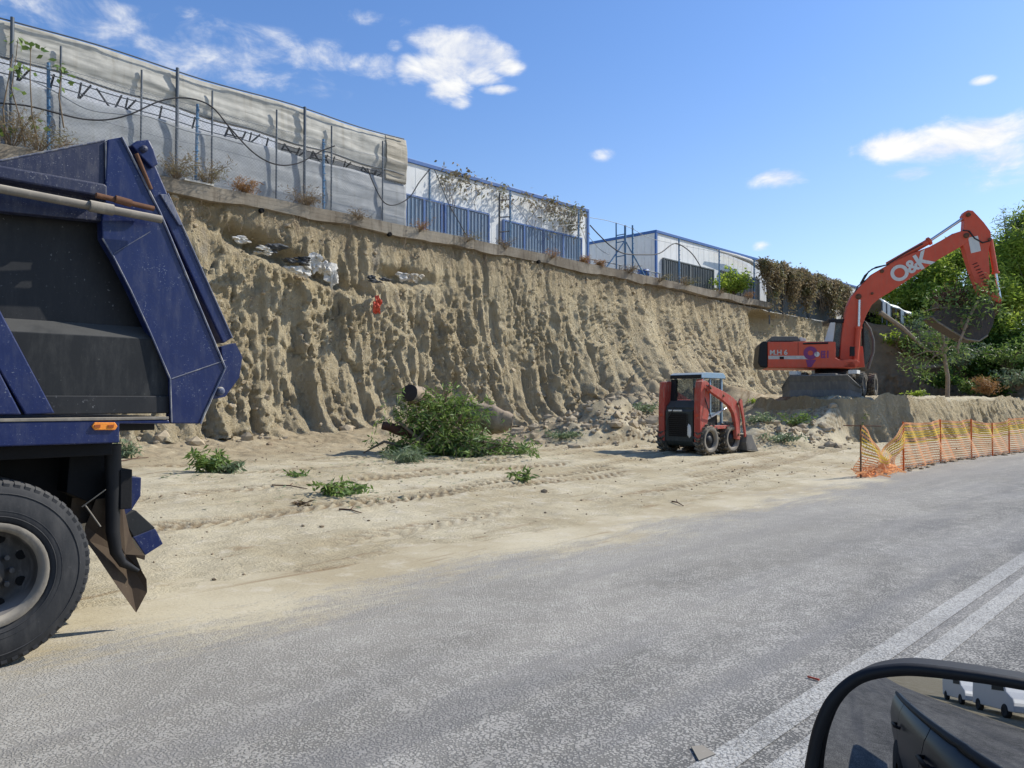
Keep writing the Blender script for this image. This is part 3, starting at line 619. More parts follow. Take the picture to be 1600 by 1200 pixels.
# ------------------------------------------------------------------ tarp shelter
TY = 22.75
sh = empty('tarp_shelter', (8, TY, BT), 0, 'long shed wrapped in grey-white tarps with an open strip showing its trusses', 'shelter')
XE = hy(634, 250, TY).x
def tarp_panel(xa, xb, z0, z1, name, mt, y=TY, sag=.05, seed=0, nx=260, nz_=26, par=sh):
    s = np.linspace(xa, xb, nx); t = np.linspace(0, 1, nz_); S, T = np.meshgrid(s, t, indexing='ij')
    a = z0(S[:, 0])[:, None]; b = z1(S[:, 0])[:, None]; Zz = a+(b-a)*T
    Zz = Zz+.03*fbm(S*1.2, T*0, 3, seed)*(1-np.abs(T*2-1))
    dd = .06*fbm(S*.35, T*4+S*.12, 3, seed+2)+.022*fbm(S*1.0, T*8+S*.4, 3, seed+3)-sag*np.sin(T*math.pi)+.010*fbm(S*4, T*2, 3, seed+4)
    P = np.stack([S, y+dd, Zz], -1)
    o = grid_mesh(name, P, M[mt]); sol = o.modifiers.new('t', 'SOLIDIFY'); sol.thickness = .006
    o.parent = par; o.matrix_parent_inverse = world_of(par).inverted(); return o
zt = lambda x: EYE+9.68+x*0+.04*np.sin(x*1.1)
upb = lambda x: EYE+np.interp(x, [2, 5, 17, XE], [8.72, 8.68, 8.34, 8.30])+.03*np.sin(x*2.3)
lot = lambda x: EYE+np.interp(x, [2, 5, 17, XE], [8.22, 8.18, 8.08, 8.05])+.03*np.sin(x*1.7)
tarp_panel(-6, XE-.75, upb, zt, 'upper_tarp', 'tarp', seed=1)
tarp_panel(XE-.95, XE, lambda x: EYE+8.05+x*0, lambda x: zt(x)-.0, 'end_tarp', 'tarpb', y=TY-.05, seed=9, nx=40)
tarp_panel(-6, XE, lambda x: BT-.35+x*0, lot, 'lower_tarp', 'tarp2', seed=5)
# end wall, back wall and roof sheets
m2 = MB(); m2.box((XE-.02, TY+.02, BT-.3), (XE+.02, TY+1.2, EYE+9.6)); m2.build('end_wall', M['tarp'], sh)
m2 = MB(); m2.box((-6, TY+2.4, BT-.3), (XE-.04, TY+2.44, EYE+10.3)); m2.build('back_wall', M['tarpin'], sh)
XL = hy(78, 30, TY).x
for i, px in enumerate((-60, 18, 95, 222, 278, 333, 434, 478, 520, 600)):
    x = hy(px, 200, TY-.2).x; big = i in (1, 4, 7); m2 = MB(); m2.tube([(x, TY-.13, BT-.1), (x, TY-.13, EYE+9.62+(.12 if big else -.25))], .05 if big else .03, 7)
    m2.build('post', M['galv'], sh)
m2 = MB()
for zz in (lambda x: upb(np.array([x]))[0]+.02, lambda x: zt(np.array([x]))[0]): m2.tube([(x, TY-.09, zz(x)) for x in np.arange(-6, XE, .5)], .02, 6)
m2.build('rail', M['galv'], sh)
rr = random.Random(11); k = 0; x = -5.0
while x < XE-.8:
    zb = lot(np.array([x]))[0]-.05; zu = upb(np.array([x]))[0]+.03; st = rr.choice((0, 1, 1, 2, 3)); m2 = MB(); y = TY+.25
    w_ = rr.uniform(.25, .5)
    if st == 0: m2.tube([(x, y, zb), (x+w_*.3, y, zu)], .03, 5)
    elif st == 1: m2.tube([(x, y, zb), (x+w_, y, zu)], .028, 5); m2.tube([(x+w_*.1, y, zb), (x+w_*.35, y, zu)], .028, 5)
    elif st == 2: m2.tube([(x, y, zb), (x+.18, y, zu)], .035, 5); m2.tube([(x+.18, y, zu), (x+.55, y, zb)], .03, 5); m2.tube([(x+.75, y, zu), (x+.55, y, zb)], .03, 5); m2.tube([(x+.1, y, (zb+zu)/2), (x+.65, y, (zb+zu)/2)], .025, 5)
    else: m2.tube([(x, y, zu), (x+w_, y, zb)], .028, 5); m2.tube([(x+w_*1.5, y, zu), (x+w_, y, zb)], .028, 5)
    m2.build('truss', M['hose'], sh); x += rr.uniform(.5, 1.0)

m2 = MB(); m2.box((XE-5, TY+.55, EYE+7.7), (XE-.05, TY+.58, EYE+9.3)); m2.build('inner_sheet', M['tarpin'], sh)
m2 = MB()
for dz_ in (.0, -.26): m2.tube([(x, TY+.22, upb(np.array([x]))[0]-.02+dz_) for x in np.arange(-6, XE-.8, .6)], .016, 5)
m2.build('truss_chord', M['galv'], sh)
# ------------------------------------------------------------------ white sheet-metal sheds
def shed(name, x0, x1, y, depth, ztop, doors, label, side_face=None, door_mat='blued'):
    r = empty(name, (x0, y, BT-.4), 0, label, 'shed'); z0 = BT-.45
    m = MB(); m.box((x0, y, z0), (x1, y+depth, ztop))
    xx = x0+.3
    while xx < x1-.1:
        m.box((xx, y-.007, z0), (xx+.02, y+.01, ztop-.07)); xx += .62
    yy = y+.3
    while yy < y+depth-.1:
        m.box((x0-.02, yy, z0), (x0+.01, yy+.03, ztop-.05)); yy += .5
    m.build('wall', M['sheet'], r)
    m = MB(); m.box((x0-.06, y-.07, ztop-.06), (x1+.06, y+depth+.06, ztop+.10)); m.build('roof', M['bluet'], r, .01)
    for xc in (x0, x1):
        m = MB(); m.box((xc-.07, y-.06, z0), (xc+.07, y+.05, ztop-.063)); m.build('corner_trim', M['bluet'], r)
    for (a, b, zt_) in doors:
        m = MB(); m.box((a, y-.09, z0), (b, y-.028, zt_)); xx = a+.08
        while xx < b-.05: m.box((xx, y-.13, z0+.1), (xx+.07, y-.088, zt_-.05)); xx += .2
        o = m.build('door', M[door_mat], r); f = MB(); w_ = .07
        f.box((a-w_, y-.15, z0), (a-.002, y-.03, zt_+w_)); f.box((b+.002, y-.15, z0), (b+w_, y-.03, zt_+w_)); f.box((a, y-.15, zt_+.002), (b, y-.03, zt_+w_)); mid = (a+b)/2
        f.box((mid-.05, y-.16, z0), (mid+.05, y-.132, zt_)); f.build('door_frame', M['bluet'] if door_mat == 'blued' else M['gdoor'], o)
    return r
SY = 24.6
zA = hy(918, 330, SY).z
D = lambda a, ya, b: (hy(a, ya, SY).x, hy(b, ya, SY).x, hy(a, ya, SY).z)
s1 = shed('white_shed', hy(560, 230, SY).x, hy(918, 330, SY).x, SY, 9, zA, [D(632, 306, 686), D(694, 321, 760), (hy(785, 346, SY).x, hy(845, 360, SY).x, hy(785, 346, SY).z), (hy(847, 361, SY).x, hy(905, 372, SY).x, hy(785, 346, SY).z)],
          'white corrugated shed with blue doors beside the tarp-wrapped shelter')
zB = hy(1025, 362, SY).z
s2 = shed('white_shed', hy(1025, 362, SY).x, 74, SY, 22, zB, [(hy(1035, 405, SY).x, hy(1112, 425, SY).x, hy(1035, 405, SY).z), (hy(1125, 424, SY).x, hy(1183, 424, SY).x, hy(1125, 424, SY).z)],
          'farther white shed with dark grey doors and a blue corner trim', door_mat='gdoor')
# hanging sheet rolled at the right end of the farther shed
cb = MB(); cb.tube([hy(1120, 391, SY-.4), hy(1150, 400, SY-.4), hy(1172, 408, SY-.5), hy(1186, 420, SY-.5)], [.05, .12, .16, .1], 7)
tag(cb.build('rolled_sheet', M['cloth']), 'torn pale sheet rolled under the eave of the farther white shed', 'sheet')
# railing and blue drum between the sheds
ra = empty('low_railing', (29, 22.6, BT), 0, 'low grey pipe railing between the two white sheds', 'railing')
xa, xb = hy(922, 410, 22.5).x, hy(1030, 430, 22.5).x; m = MB(); m.tube([(xa, 22.5, BT+.42), (xb, 22.5, BT+.42)], .025, 6); m.tube([(xa, 22.5, BT+.15), (xb, 22.5, BT+.15)], .018, 6); m.build('rail', M['galv'], ra)
for i in range(6):
    x = xa+(xb-xa)*i/5; m = MB(); m.tube([(x, 22.5, BT-.2), (x, 22.5, BT+.42)], .022, 6); m.build('post', M['galv'], ra)
p = hy(1000, 422, 22.9); m = MB(); m.lathe([(0, .28), (.0, .30), (.3, .31), (.31, .29), (.6, .29), (.61, .31), (.9, .30), (.9, .05)], (p.x+.3, 22.9, BT-.35), (0, 0, 1), 20)
tag(m.build('blue_drum', M['bluet']), 'small blue drum standing behind the low railing between the sheds', 'drum')
# ------------------------------------------------------------------ dump truck (outlines lie in the plane of its near side)
TYS = 5.35
tp = lambda x, y, off=0.0: hy(x, y, TYS+off)
def plate(pts, off, th, smooth=False):
    m = MB(); m.prism([tp(a, b, off) for a, b in pts], (0, th, 0)); return m
WC = tp(-17, 900); WR = WC.z-.008
truck = empty('dump_truck', (WC.x, TYS+1.25, 0), 0, 'dark blue dump truck with dusty open-backed bed parked at the road edge', 'truck')
def part(m, name, mt, par=truck, bevel=.006): return m.build(name, M[mt], par, bevel)
XF = -3.6
def P3(x, z, off=0.): return Vector((x, TYS+off, z))
# inner bed wall: the far and near walls of the cargo body
a0 = tp(0, 250); a1 = tp(190, 214)
m = plate([(163, 330), (168, 218), (190, 214), (206, 245), (250, 332), (352, 575), (313, 662), (268, 662), (266, 592), (236, 522), (205, 455), (178, 402), (160, 372), (159, 340)], .0, .10)
tail = part(m, 'side_plate', 'navy', bevel=.008)
# upper board, rising to the back
ub = MB(); pts = [tp(164, 219, .02), tp(0, 251, .02)]; sl = (pts[0].z-pts[1].z)/(pts[0].x-pts[1].x)
pts += [P3(XF, pts[1].z+sl*(XF-pts[1].x)*.2, .02), P3(XF, tp(0, 330, .02).z-.02, .02), tp(0, 330, .02), tp(163, 346, .02)]
ub.prism(pts, (0, .08, 0)); part(ub, 'upper_side_board', 'navyd')
# rail with sloping top
rb = MB(); q = [tp(-0, 258, -.07), tp(163, 287, -.07), tp(168, 290, -.07), tp(168, 309, -.07), tp(0, 279, -.07)]; s_ = (q[1].z-q[0].z)/(q[1].x-q[0].x)
q = [P3(XF, q[0].z+s_*(XF-q[0].x), -.07)]+q+[P3(XF, q[4].z+s_*(XF-q[4].x), -.07)]; rb.prism(q, (0, .09, 0)); part(rb, 'side_rail', 'navyd', bevel=.012)
# tarp roller pipe
m = MB(); a = tp(0, 295, -.13); b = tp(252, 343, -.10); dd = (a-b).normalized(); m.tube([b, a, a+dd*3], .026, 10); pr = part(m, 'roller_pipe', 'pole', bevel=0)
m = MB(); u_ = (b-a).normalized(); c = tp(153, 324, -.13); m.tube([c-u_*.05, c+u_*.09], .036, 10); part(m, 'pipe_sleeve', 'pole', pr, 0)
m = MB(); c = tp(150, 305, -.1); m.tube([c, tp(240, 326, -.06)], .018, 8); m.tube([tp(180, 311, -.1), tp(205, 318, -.1)], .026, 8); part(m, 'hinge_bar', 'rust', bevel=0)
# recessed side panel, ledge, lower panel, floor
def longplate(top, bot, off, th, xr_top, xr_bot):
    m = MB(); m.prism([P3(XF, top, off), P3(xr_top, top, off), P3(xr_bot, bot, off), P3(XF, bot, off)], (0, th, 0)); return m
zz = lambda px, py, off=0.: tp(px, py, off).z
xx_ = lambda px, py, off=0.: tp(px, py, off).x
part(longplate(zz(80, 330, .16), zz(80, 506, .16), .16, .05, xx_(270, 400, .16), xx_(270, 500, .16)), 'side_panel', 'bedblack')
m = MB(); m.prism([P3(XF, zz(100, 503, .15), .15), P3(XF, zz(100, 522, .02), .02), P3(XF, zz(100, 640, .05), .05), P3(XF, zz(100, 640, .05), .2), P3(XF, zz(100, 503, .15), .2)], (xx_(275, 560, .1)-XF, 0, 0)); part(m, 'lower_panel', 'ledge')
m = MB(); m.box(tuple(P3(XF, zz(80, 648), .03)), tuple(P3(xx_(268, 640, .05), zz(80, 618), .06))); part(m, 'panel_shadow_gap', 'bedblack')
# ribs
for pts in ([(-20, 452), (0, 484), (86, 646), (40, 648), (-20, 545)], [(-20, 560), (0, 582), (34, 648), (-8, 648), (-20, 640)]):
    part(plate(pts, -.02, .06), 'side_rib', 'navy', bevel=.008)
for x in (-.6, -1.6, -2.6):
    m = MB(); m.prism([P3(x, zz(80, 345), .0), P3(x+.14, zz(80, 345), .0), P3(x+.14, zz(80, 648), .0), P3(x, zz(80, 648), .0)], (0, .06, 0)); part(m, 'side_rib', 'navy')
# bottom rail
zt_, zb_ = zz(0, 653, -.03), zz(0, 690, -.03)
m = MB(); m.prism([P3(XF, zt_, -.03), tp(264, 656, -.03), tp(266, 662, -.03), tp(187, 662, -.03), tp(187, 692, -.03), P3(XF, zb_, -.03)], (0, .12, 0)); br = part(m, 'bottom_rail', 'navy', bevel=.008)
m = MB(); m.prism([P3(XF, zt_+.012, -.036), tp(264, 651, -.036), tp(264, 655.5, -.036), P3(XF, zt_-.008, -.036)], (0, .11, 0)); part(m, 'worn_lip', 'pole', br, .003)
m = MB(); c = [tp(148, 660, -.045), tp(180, 660, -.045), tp(184, 666, -.045), tp(180, 672, -.045), tp(148, 672, -.045), tp(144, 666, -.045)]; m.prism(c, (0, .02, 0)); ml = part(m, 'marker_light', 'amber', bevel=.004)
for a_ in (148, 169): m = MB(); m.prism([tp(a_, 664, -.05), tp(a_+9, 663.5, -.05), tp(a_+9, 668, -.05), tp(a_, 668, -.05)], (0, .008, 0)); part(m, 'reflector', 'amberd', ml, 0)
# worn bright edges on the tail plate
def edge(pts, par, off=-.006, r=.007):
    m = MB(); m.tube([tp(a, b, off) for a, b in pts], r, 6, True, False); m.build('worn_edge', M['navyedge'], par)
edge([(190, 214), (206, 245), (250, 332), (352, 575), (313, 662)], tail, r=.008)
edge([(0, 251), (164, 219)], tail, .02, .006); edge([(165, 222), (166, 300)], tail, .01, .006)
edge([(160, 372), (178, 402), (205, 455), (236, 522), (266, 592), (268, 660)], tail, .0, .006); edge([(268, 592), (352, 563)], tail, -.002, .004); edge([(178, 396), (235, 362)], tail, -.002, .003)
# tailgate
m = MB(); m.prism([tp(a, b, .04) for a, b in [(208, 240), (238, 246), (262, 302), (363, 528), (349, 537), (262, 350), (250, 332), (222, 270)]], (0, 2.3, 0)); tg = part(m, 'tailgate', 'navy', bevel=.01)
edge([(262, 302), (363, 528)], tg, .034, .006)
m = MB(); m.prism([tp(a, b, .0) for a, b in [(205, 226), (214, 220), (233, 218), (240, 232), (248, 256), (238, 262), (222, 246)]], (0, .12, 0)); hg = part(m, 'hinge_lug', 'navy', tg, .008)
c = tp(226, 232, -.03); m = MB(); m.lathe([(0, .004), (0, .022), (.05, .022)], c, (0, 1, 0), 14); part(m, 'hinge_pin', 'navyd', tg, 0)
m = MB(); m.prism([tp(a, b, .02) for a, b in [(250, 303), (262, 304), (286, 352), (280, 352)]], (0, .05, 0)); part(m, 'bracket', 'navyedge', tg, .004)
m = MB(); m.tube([tp(213, 240, -.01), tp(236, 296, -.01)], .014, 8); part(m, 'hinge_rod', 'rust', tg, 0)
m = MB(); m.prism([tp(a, b, .05) for a, b in [(346, 542), (368, 536), (379, 558), (374, 590), (352, 620), (332, 624), (318, 655), (350, 582)]], (0, .10, 0)); lt = part(m, 'latch_plate', 'navy', bevel=.008)
c = tp(347, 611, .0); m = MB(); m.lathe([(0, .004), (0, .022), (.02, .03), (.06, .03)], c, (0, 1, 0), 16); part(m, 'latch_pin', 'navyedge', lt, 0)
# far side of the body, floor and front wall so that it stands as a truck from anywhere
zf = zz(80, 648); zu = zz(164, 219)-.2
m = MB(); m.box((XF, TYS+2.3, zf), (xx_(250, 500), TYS+2.4, zu)); part(m, 'far_side_wall', 'navy')
m = MB(); m.box((XF, TYS+.22, zf-.12), (xx_(262, 640), TYS+2.28, zf-.02)); part(m, 'bed_floor', 'bedblack')
m = MB(); m.box((XF-.1, TYS+.05, zf), (XF-.002, TYS+2.4, zu)); part(m, 'front_wall', 'navy')
# chassis
m = MB()
for yo in (.75, 1.6): m.box((XF-2.4, TYS+yo, .80), (xx_(172, 700, .75), TYS+yo+.12, 1.12))
m.box((xx_(150, 700, .75), TYS+.25, .85), (xx_(168, 700, .75), TYS+2.2, 1.12)); m.box((-.9, TYS+.75, .5), (.2, TYS+1.7, .82))
m.prism([P3(XF, zb_-.003, .12), P3(xx_(186, 690), zb_-.003, .12), P3(xx_(186, 700), zb_-.12, .12), P3(XF, zb_-.12, .12)], (0, 2.2, 0))
m.prism([tp(110, 695, .45), tp(187, 695, .45), tp(192, 740, .45), tp(178, 775, .45), tp(140, 785, .45), tp(104, 770, .45)], (0, 1.6, 0))
m.box((WC.x-.5, TYS+.66, .78), (xx_(118, 700, .5), TYS+.74, 1.34))
part(m, 'chassis', 'chassis')
def wheel(c, r, w_, rr_, par, seed=0, lug=True):
    """c = middle of the outer face, axle along +y"""
    m = MB(); q = [(0.05, rr_*1.0), (.0, rr_*1.06), (-.012, rr_*1.22), (-.006, r*.80), (.012, r*.90), (.03, r*.955), (.045, r*.985), (w_*.5, r), (w_-.045, r*.985), (w_-.012, r*.9), (w_, r*.7), (w_-.03, rr_)]
    m.lathe(q, c, (0, 1, 0), 72)
    if lug:
        n = 58
        for k in range(n):
            a_ = 2*math.pi*k/n
            for s_ in (0, 1):
                b_ = a_+(math.pi/n if s_ else 0); y0, y1 = (.022, w_*.36) if s_ == 0 else (w_*.64, w_-.01)
                ca = [(math.cos(b_+d_), math.sin(b_+d_)) for d_ in (-.030, .030)]
                vs = []
                for (yy, rad) in ((y0, r*.965), (y0+.03, r*.995), (y1, r*1.0)):
                    for (cx_, cz_) in ca: vs.append(Vector(c)+Vector((cx_*rad, yy, cz_*rad)))
                ins = [Vector(c)+Vector((cx_*r*.9, yy, cz_*r*.9)) for yy in (y0, y1) for (cx_, cz_) in ca]
                m.add(vs+ins, [(0, 2, 3, 1), (2, 4, 5, 3), (0, 6, 8, 4, 2), (1, 3, 5, 9, 7), (4, 8, 9, 5), (0, 1, 7, 6)])
    for rad in (.62, .68, .86): m.lathe([(-.009 if rad < .8 else .004, r*rad-.004), (-.014 if rad < .8 else -.002, r*rad), (-.009 if rad < .8 else .004, r*rad+.004)], c, (0, 1, 0), 64)
    return m
def truck_wheel(c, par):
    w_ = empty('wheel', c-par.location, 0); w_.parent = par
    wheel(c, WR, .28, WR*.535, w_).build('tyre', M['rubber'], w_)
    m = MB(); R0 = WR*.535
    m.lathe([(-.012, R0*1.04), (-.02, R0*.98), (-.005, R0*.90), (.03, R0*.86)], c, (0, 1, 0), 40); m.build('rim_flange', M['pole'], w_); m = MB()
    m.lathe([(.03, R0*.86), (.05, R0*.84), (.13, R0*.80), (.145, R0*.62), (.12, R0*.5), (.12, R0*.34), (.06, R0*.30), (.06, .001)], c, (0, 1, 0), 40)
    for k in range(10):
        a_ = 2*math.pi*k/10; p_ = Vector(c)+Vector((math.cos(a_)*R0*.45, .12, math.sin(a_)*R0*.45)); m.lathe([(-.035, .001), (-.035, .016), (.02, .016)], p_, (0, 1, 0), 6, False)
    m.build('rim', M['rim'], w_)
    for k in range(8):
        m = MB(); a_ = 2*math.pi*(k+.5)/8; p_ = Vector(c)+Vector((math.cos(a_)*R0*.70, .138, math.sin(a_)*R0*.70)); m.lathe([(-.004, .001), (-.004, .03), (.002, .03)], p_, (0, 1, 0), 12, False); m.build('hand_hole', M['drain'], w_)
for yo in (.0, .31, 1.95, 2.26): truck_wheel(Vector((WC.x, TYS+yo, WR+.006)), truck)
m = MB(); m.tube([(WC.x, TYS+.2, WR), (WC.x, TYS+2.3, WR)], .11, 12); part(m, 'axle', 'chassis', bevel=0)
# cab and front wheels, outside the picture
m = MB(); m.prism([P3(XF-2.3, .9, .05), P3(XF-.25, .9, .05), P3(XF-.25, 2.9, .05), P3(XF-2.0, 2.9, .05), P3(XF-2.35, 1.9, .05)], (0, 2.3, 0)); part(m, 'cab', 'navy', bevel=.05)
for yo in (.02, 2.2): truck_wheel(Vector((XF-1.3, TYS+yo, WR+.006)), truck)
# hanging pipe, mudflaps, rear bumper
m = MB(); m.tube([tp(a, b, .3) for a, b in [(176, 694), (177, 760), (176, 830), (181, 862), (192, 880), (216, 892)]], [.055, .05, .045, .04, .03, .014], 12); part(m, 'hanging_hose', 'black', bevel=0)
def sheet(pts, offs, name, mt, th=.012):
    m = MB(); P = [tp(a, b, o) for (a, b), o in zip(pts, offs)]; c = sum(P, Vector())/len(P); n = len(P); c2 = c+Vector((.02, .03, 0)); t_ = Vector((0, th, 0))
    m.add(P+[c2]+[p+t_ for p in P]+[c2+t_], [(i, (i+1) % n, n) for i in range(n)]+[((i+1) % n+n+1, i+n+1, 2*n+1) for i in range(n)]+[(i, (i+1) % n, (i+1) % n+n+1, i+n+1) for i in range(n)]); m.build(name, M[mt], truck)
sheet([(150, 780), (190, 775), (202, 830), (212, 855), (227, 868), (226, 875), (212, 868), (222, 893), (229, 905), (230, 925), (213, 957), (190, 925), (168, 893), (150, 866), (133, 843), (134, 822)], [.38, .4, .42, .4, .36, .36, .34, .30, .3, .3, .3, .3, .32, .36, .4, .42], 'mudflap', 'flap')
sheet([(113, 778), (142, 780), (146, 815), (118, 820), (110, 800)], [.5]*5, 'mudguard_scrap', 'flap')
m = MB(); m.tube([tp(132, 788, .25), tp(157, 823, .22)], .006, 6); m.tube([tp(128, 792, .25), tp(165, 765, .2)], .004, 5); part(m, 'flap_chain', 'pole', bevel=0)
def bbox_prism(pts, off, th, name, mt): 
    m = MB(); m.prism([tp(a, b, off) for a, b in pts], (0, th, 0)); return part(m, name, mt, bevel=.006)
bbox_prism([(187, 744), (221, 746), (220, 775), (206, 797), (187, 812)], .42, 1.3, 'bumper_bracket', 'navy')
bbox_prism([(208, 840), (243, 826), (255, 850), (227, 868)], .50, 1.4, 'rear_bumper', 'navy')
m = MB(); m.prism([tp(190, 808, .52), tp(212, 797, .52), tp(243, 825, .52), tp(209, 840, .52)], (0, 1.3, 0)); part(m, 'bumper_plate', 'ledge')

# ------------------------------------------------------------------ skid-steer loader
LC = gpt(1118, 711); LR = math.radians(-3)
LS = 1.06
lo = empty('skid_steer_loader', (LC.x+.27, LC.y+.66, LC.z-.02), LR, 'small red skid-steer loader with a pale blue cab parked on the sand', 'loader')
LM = world_of(lo) @ Matrix.Diagonal((LS, LS, LS, 1))
def L(x, y, z): return LM @ Vector((x, y, z))   # x forward, y to its left, z up
def lbox(a, b, name, mt, par=lo, bevel=.01, m=None): 
    m = m or MB(); m.box(a, b, LM); return m.build(name, M[mt], par, bevel)
def lprism(pts, y0, y1, name, mt, par=lo, bevel=.01):
    m = MB(); m.prism([L(x, y0, z) for x, z in pts], (LM.to_3x3() @ Vector((0, y1-y0, 0)))); return m.build(name, M[mt], par, bevel)
lprism([(-.78, .34), (-.72, .24), (.75, .24), (.85, .4), (.80, .62), (-.2, .72), (-.78, .72)], -.50, .50, 'chassis', 'dgrey')
bd = lprism([(-.86, .36), (-.80, .28), (-.55, .28), (-.55, 1.18), (-.74, 1.20), (-.86, 1.10)], -.40, .40, 'engine_door', 'dgrey')
m = MB()
for k in range(11): m.box((-.885, .08-.36, .50+k*.05), (-.862, .30, .525+k*.05), LM)
m.build('grille', M['black'], bd)
m = MB(); m.box((-.868, -.22, .48), (-.864, .30, 1.05), LM); m.build('grille_backing', M['drain'], bd)
lbox((-.885, -.10, 1.10), (-.862, .30, 1.14), 'light_strip', 'white', bd, .004)
m = MB(); m.blob(L(-.875, -.315, .62), (.03, .05, .2), .2, 3, 2); m.build('worn_patch', M['white'], bd)
lprism([(-.80, 1.12), (-.4, 1.2), (-.4, 1.38), (-.62, 1.36), (-.80, 1.2)], -.42, .42, 'engine_cover', 'dgrey')
for s_ in (-1, 1):
    # rear tower uprights, tapering to the bottom
    y0, y1 = (.44, .62) if s_ > 0 else (-.62, -.44)
    lprism([(-.86, .36), (-.70, .30), (-.62, .66), (-.50, .92), (-.44, 1.25), (-.46, 1.80), (-.60, 1.86), (-.78, 1.84), (-.82, 1.66), (-.86, 1.1)], y0, y1, 'lift_tower', 'redw')
    yb = .645 if s_ > 0 else -.645
    # lift arm: from tower top forward, then down to the bucket
    lprism([(-.62, 1.76), (-.62, 1.60), (-.10, 1.40), (.28, 1.22), (.46, 1.04), (.54, .80), (.58, .40), (.74, .36), (.76, .80), (.74, 1.12), (.62, 1.34), (.40, 1.46), (.0, 1.60)], *(sorted((yb, yb+.10*s_))), 'lift_arm', 'redw')
    lprism([(.64, 1.34), (.70, 1.42), (.78, 1.38), (.88, .95), (.97, .45), (.91, .42), (.80, .95)], *(sorted((yb+.105*s_, yb+.15*s_))), 'tilt_link', 'redw')
    m = MB(); m.tube([L(-.50, .54*s_, .90), L(-.1, .54*s_, 1.02), L(.12, .54*s_, 1.08)], .035, 10); cy_ = m.build('lift_cylinder', M['white'], lo); m = MB(); m.tube([L(.1, .54*s_, 1.075), L(.42, .54*s_, 1.17)], .02, 8); m.build('rod', M['chrome'], cy_)
    lprism([(-.5, .66), (.62, .66), (.62, .74), (-.5, .76)], *(sorted((.44*s_, .66*s_))), 'fender', 'redw')
for s_ in (-1, 1):
    for (x, z) in ((-.60, 1.68), (-.02, 1.49), (.62, 1.28), (.66, .50)):
        m = MB(); m.lathe([(0, .001), (0, .035), (.03, .035)], L(x, .765*s_ if x > -.3 or s_ < 0 else .75, z), (LM.to_3x3() @ Vector((0, -s_, 0))).normalized(), 12); m.build('pivot_pin', M['rust'], lo)
    m = MB(); m.lathe([(0, .001), (0, .05), (.02, .055)], L(-.872, .53*s_, 1.02), (LM.to_3x3() @ Vector((1, 0, 0))).normalized(), 14); m.build('rear_light', M['rcloth'], lo)
m = MB(); m.tube([L(-.60, -.30, 1.30), L(-.60, -.30, 1.62), L(-.64, -.30, 1.68)], .03, 10); m.build('exhaust_pipe', M['rust'], lo)
m = MB()
for k in range(5): m.tube([L(-.30+k*.13, -.415, 1.08), L(-.30+k*.13, -.415, 1.88)], .007, 5)
for k in range(5): m.tube([L(-.38, -.415, 1.2+k*.15), L(.36, -.415, 1.2+k*.15)], .007, 5)
m.build('cage_mesh', M['black'], lo)
m = MB(); m.tube([L(-.66, -.60, 1.50), L(-.60, -.70, 1.10), L(-.45, -.66, .95)], .015, 6); m.tube([L(-.88, .1, 1.22), L(-.9, .32, .9), L(-.88, .36, .6)], .012, 6); m.build('loose_hose', M['hose'], lo)
# hose on the arm
m = MB(); m.tube([L(-.7, -.70, 1.74), L(-.2, -.70, 1.62), (L(.3, -.70, 1.44)), L(.66, -.70, 1.36)], .014, 6); m.build('hydraulic_hose', M['hose'], lo)
# cab
cabm = MB()
for (x, y) in ((-.42, -.40), (-.42, .40), (.42, -.40), (.42, .40)): cabm.prism([L(x-.03, y-.03, .72), L(x+.03, y-.03, .72), L(x+.03, y+.03, .72), L(x-.03, y+.03, .72)], LM.to_3x3() @ Vector((0, 0, 1.22)))
cabm.box((-.45, -.43, 1.0), (.3, -.38, 1.06), LM); cabm.box((-.45, .38, 1.0), (.3, .43, 1.06), LM); cabm.box((-.45, -.37, 1.32), (-.40, .37, 1.38), LM); cabm.box((-.12, -.425, 1.06), (-.07, -.39, 1.92), LM)
cf = cabm.build('cab_frame', M['bluecab'], lo, .006)
lprism([(-.56, 1.93), (-.56, 2.02), (-.44, 2.07), (.42, 2.07), (.52, 2.0), (.52, 1.93)], -.47, .47, 'cab_roof', 'bluecab', cf)
lprism([(-.57, 1.92), (-.57, 2.01), (-.562, 2.01), (-.562, 1.92)], -.46, .46, 'roof_edge', 'black', cf)
lprism([(-.43, .72), (-.43, 1.34), (-.36, 1.34), (-.2, 1.1), (.3, 1.02), (.3, .72)], -.36, .36, 'cab_tub', 'black', cf)
m = MB(); m.box((-.425, -.36, 1.39), (-.42, .36, 1.91), LM); m.build('rear_window', M['glass'], cf)
m = MB(); m.box((-.38, -.40, 1.07), (.38, -.395, 1.90), LM); m.build('side_window', M['glass'], cf)
for yy in ((-.46, -.30), (.30, .46)): lprism([(-.60, 1.36), (-.50, 1.36), (-.46, 1.9), (-.54, 1.9)], yy[0], yy[1], 'rear_post', 'redw' if yy[0] < 0 else 'black', cf)
lprism([(-.2, .80), (-.1, 1.25), (.0, 1.25), (.1, .86), (.25, .82), (.25, .74), (-.2, .74)], -.2, .2, 'seat', 'black', cf)
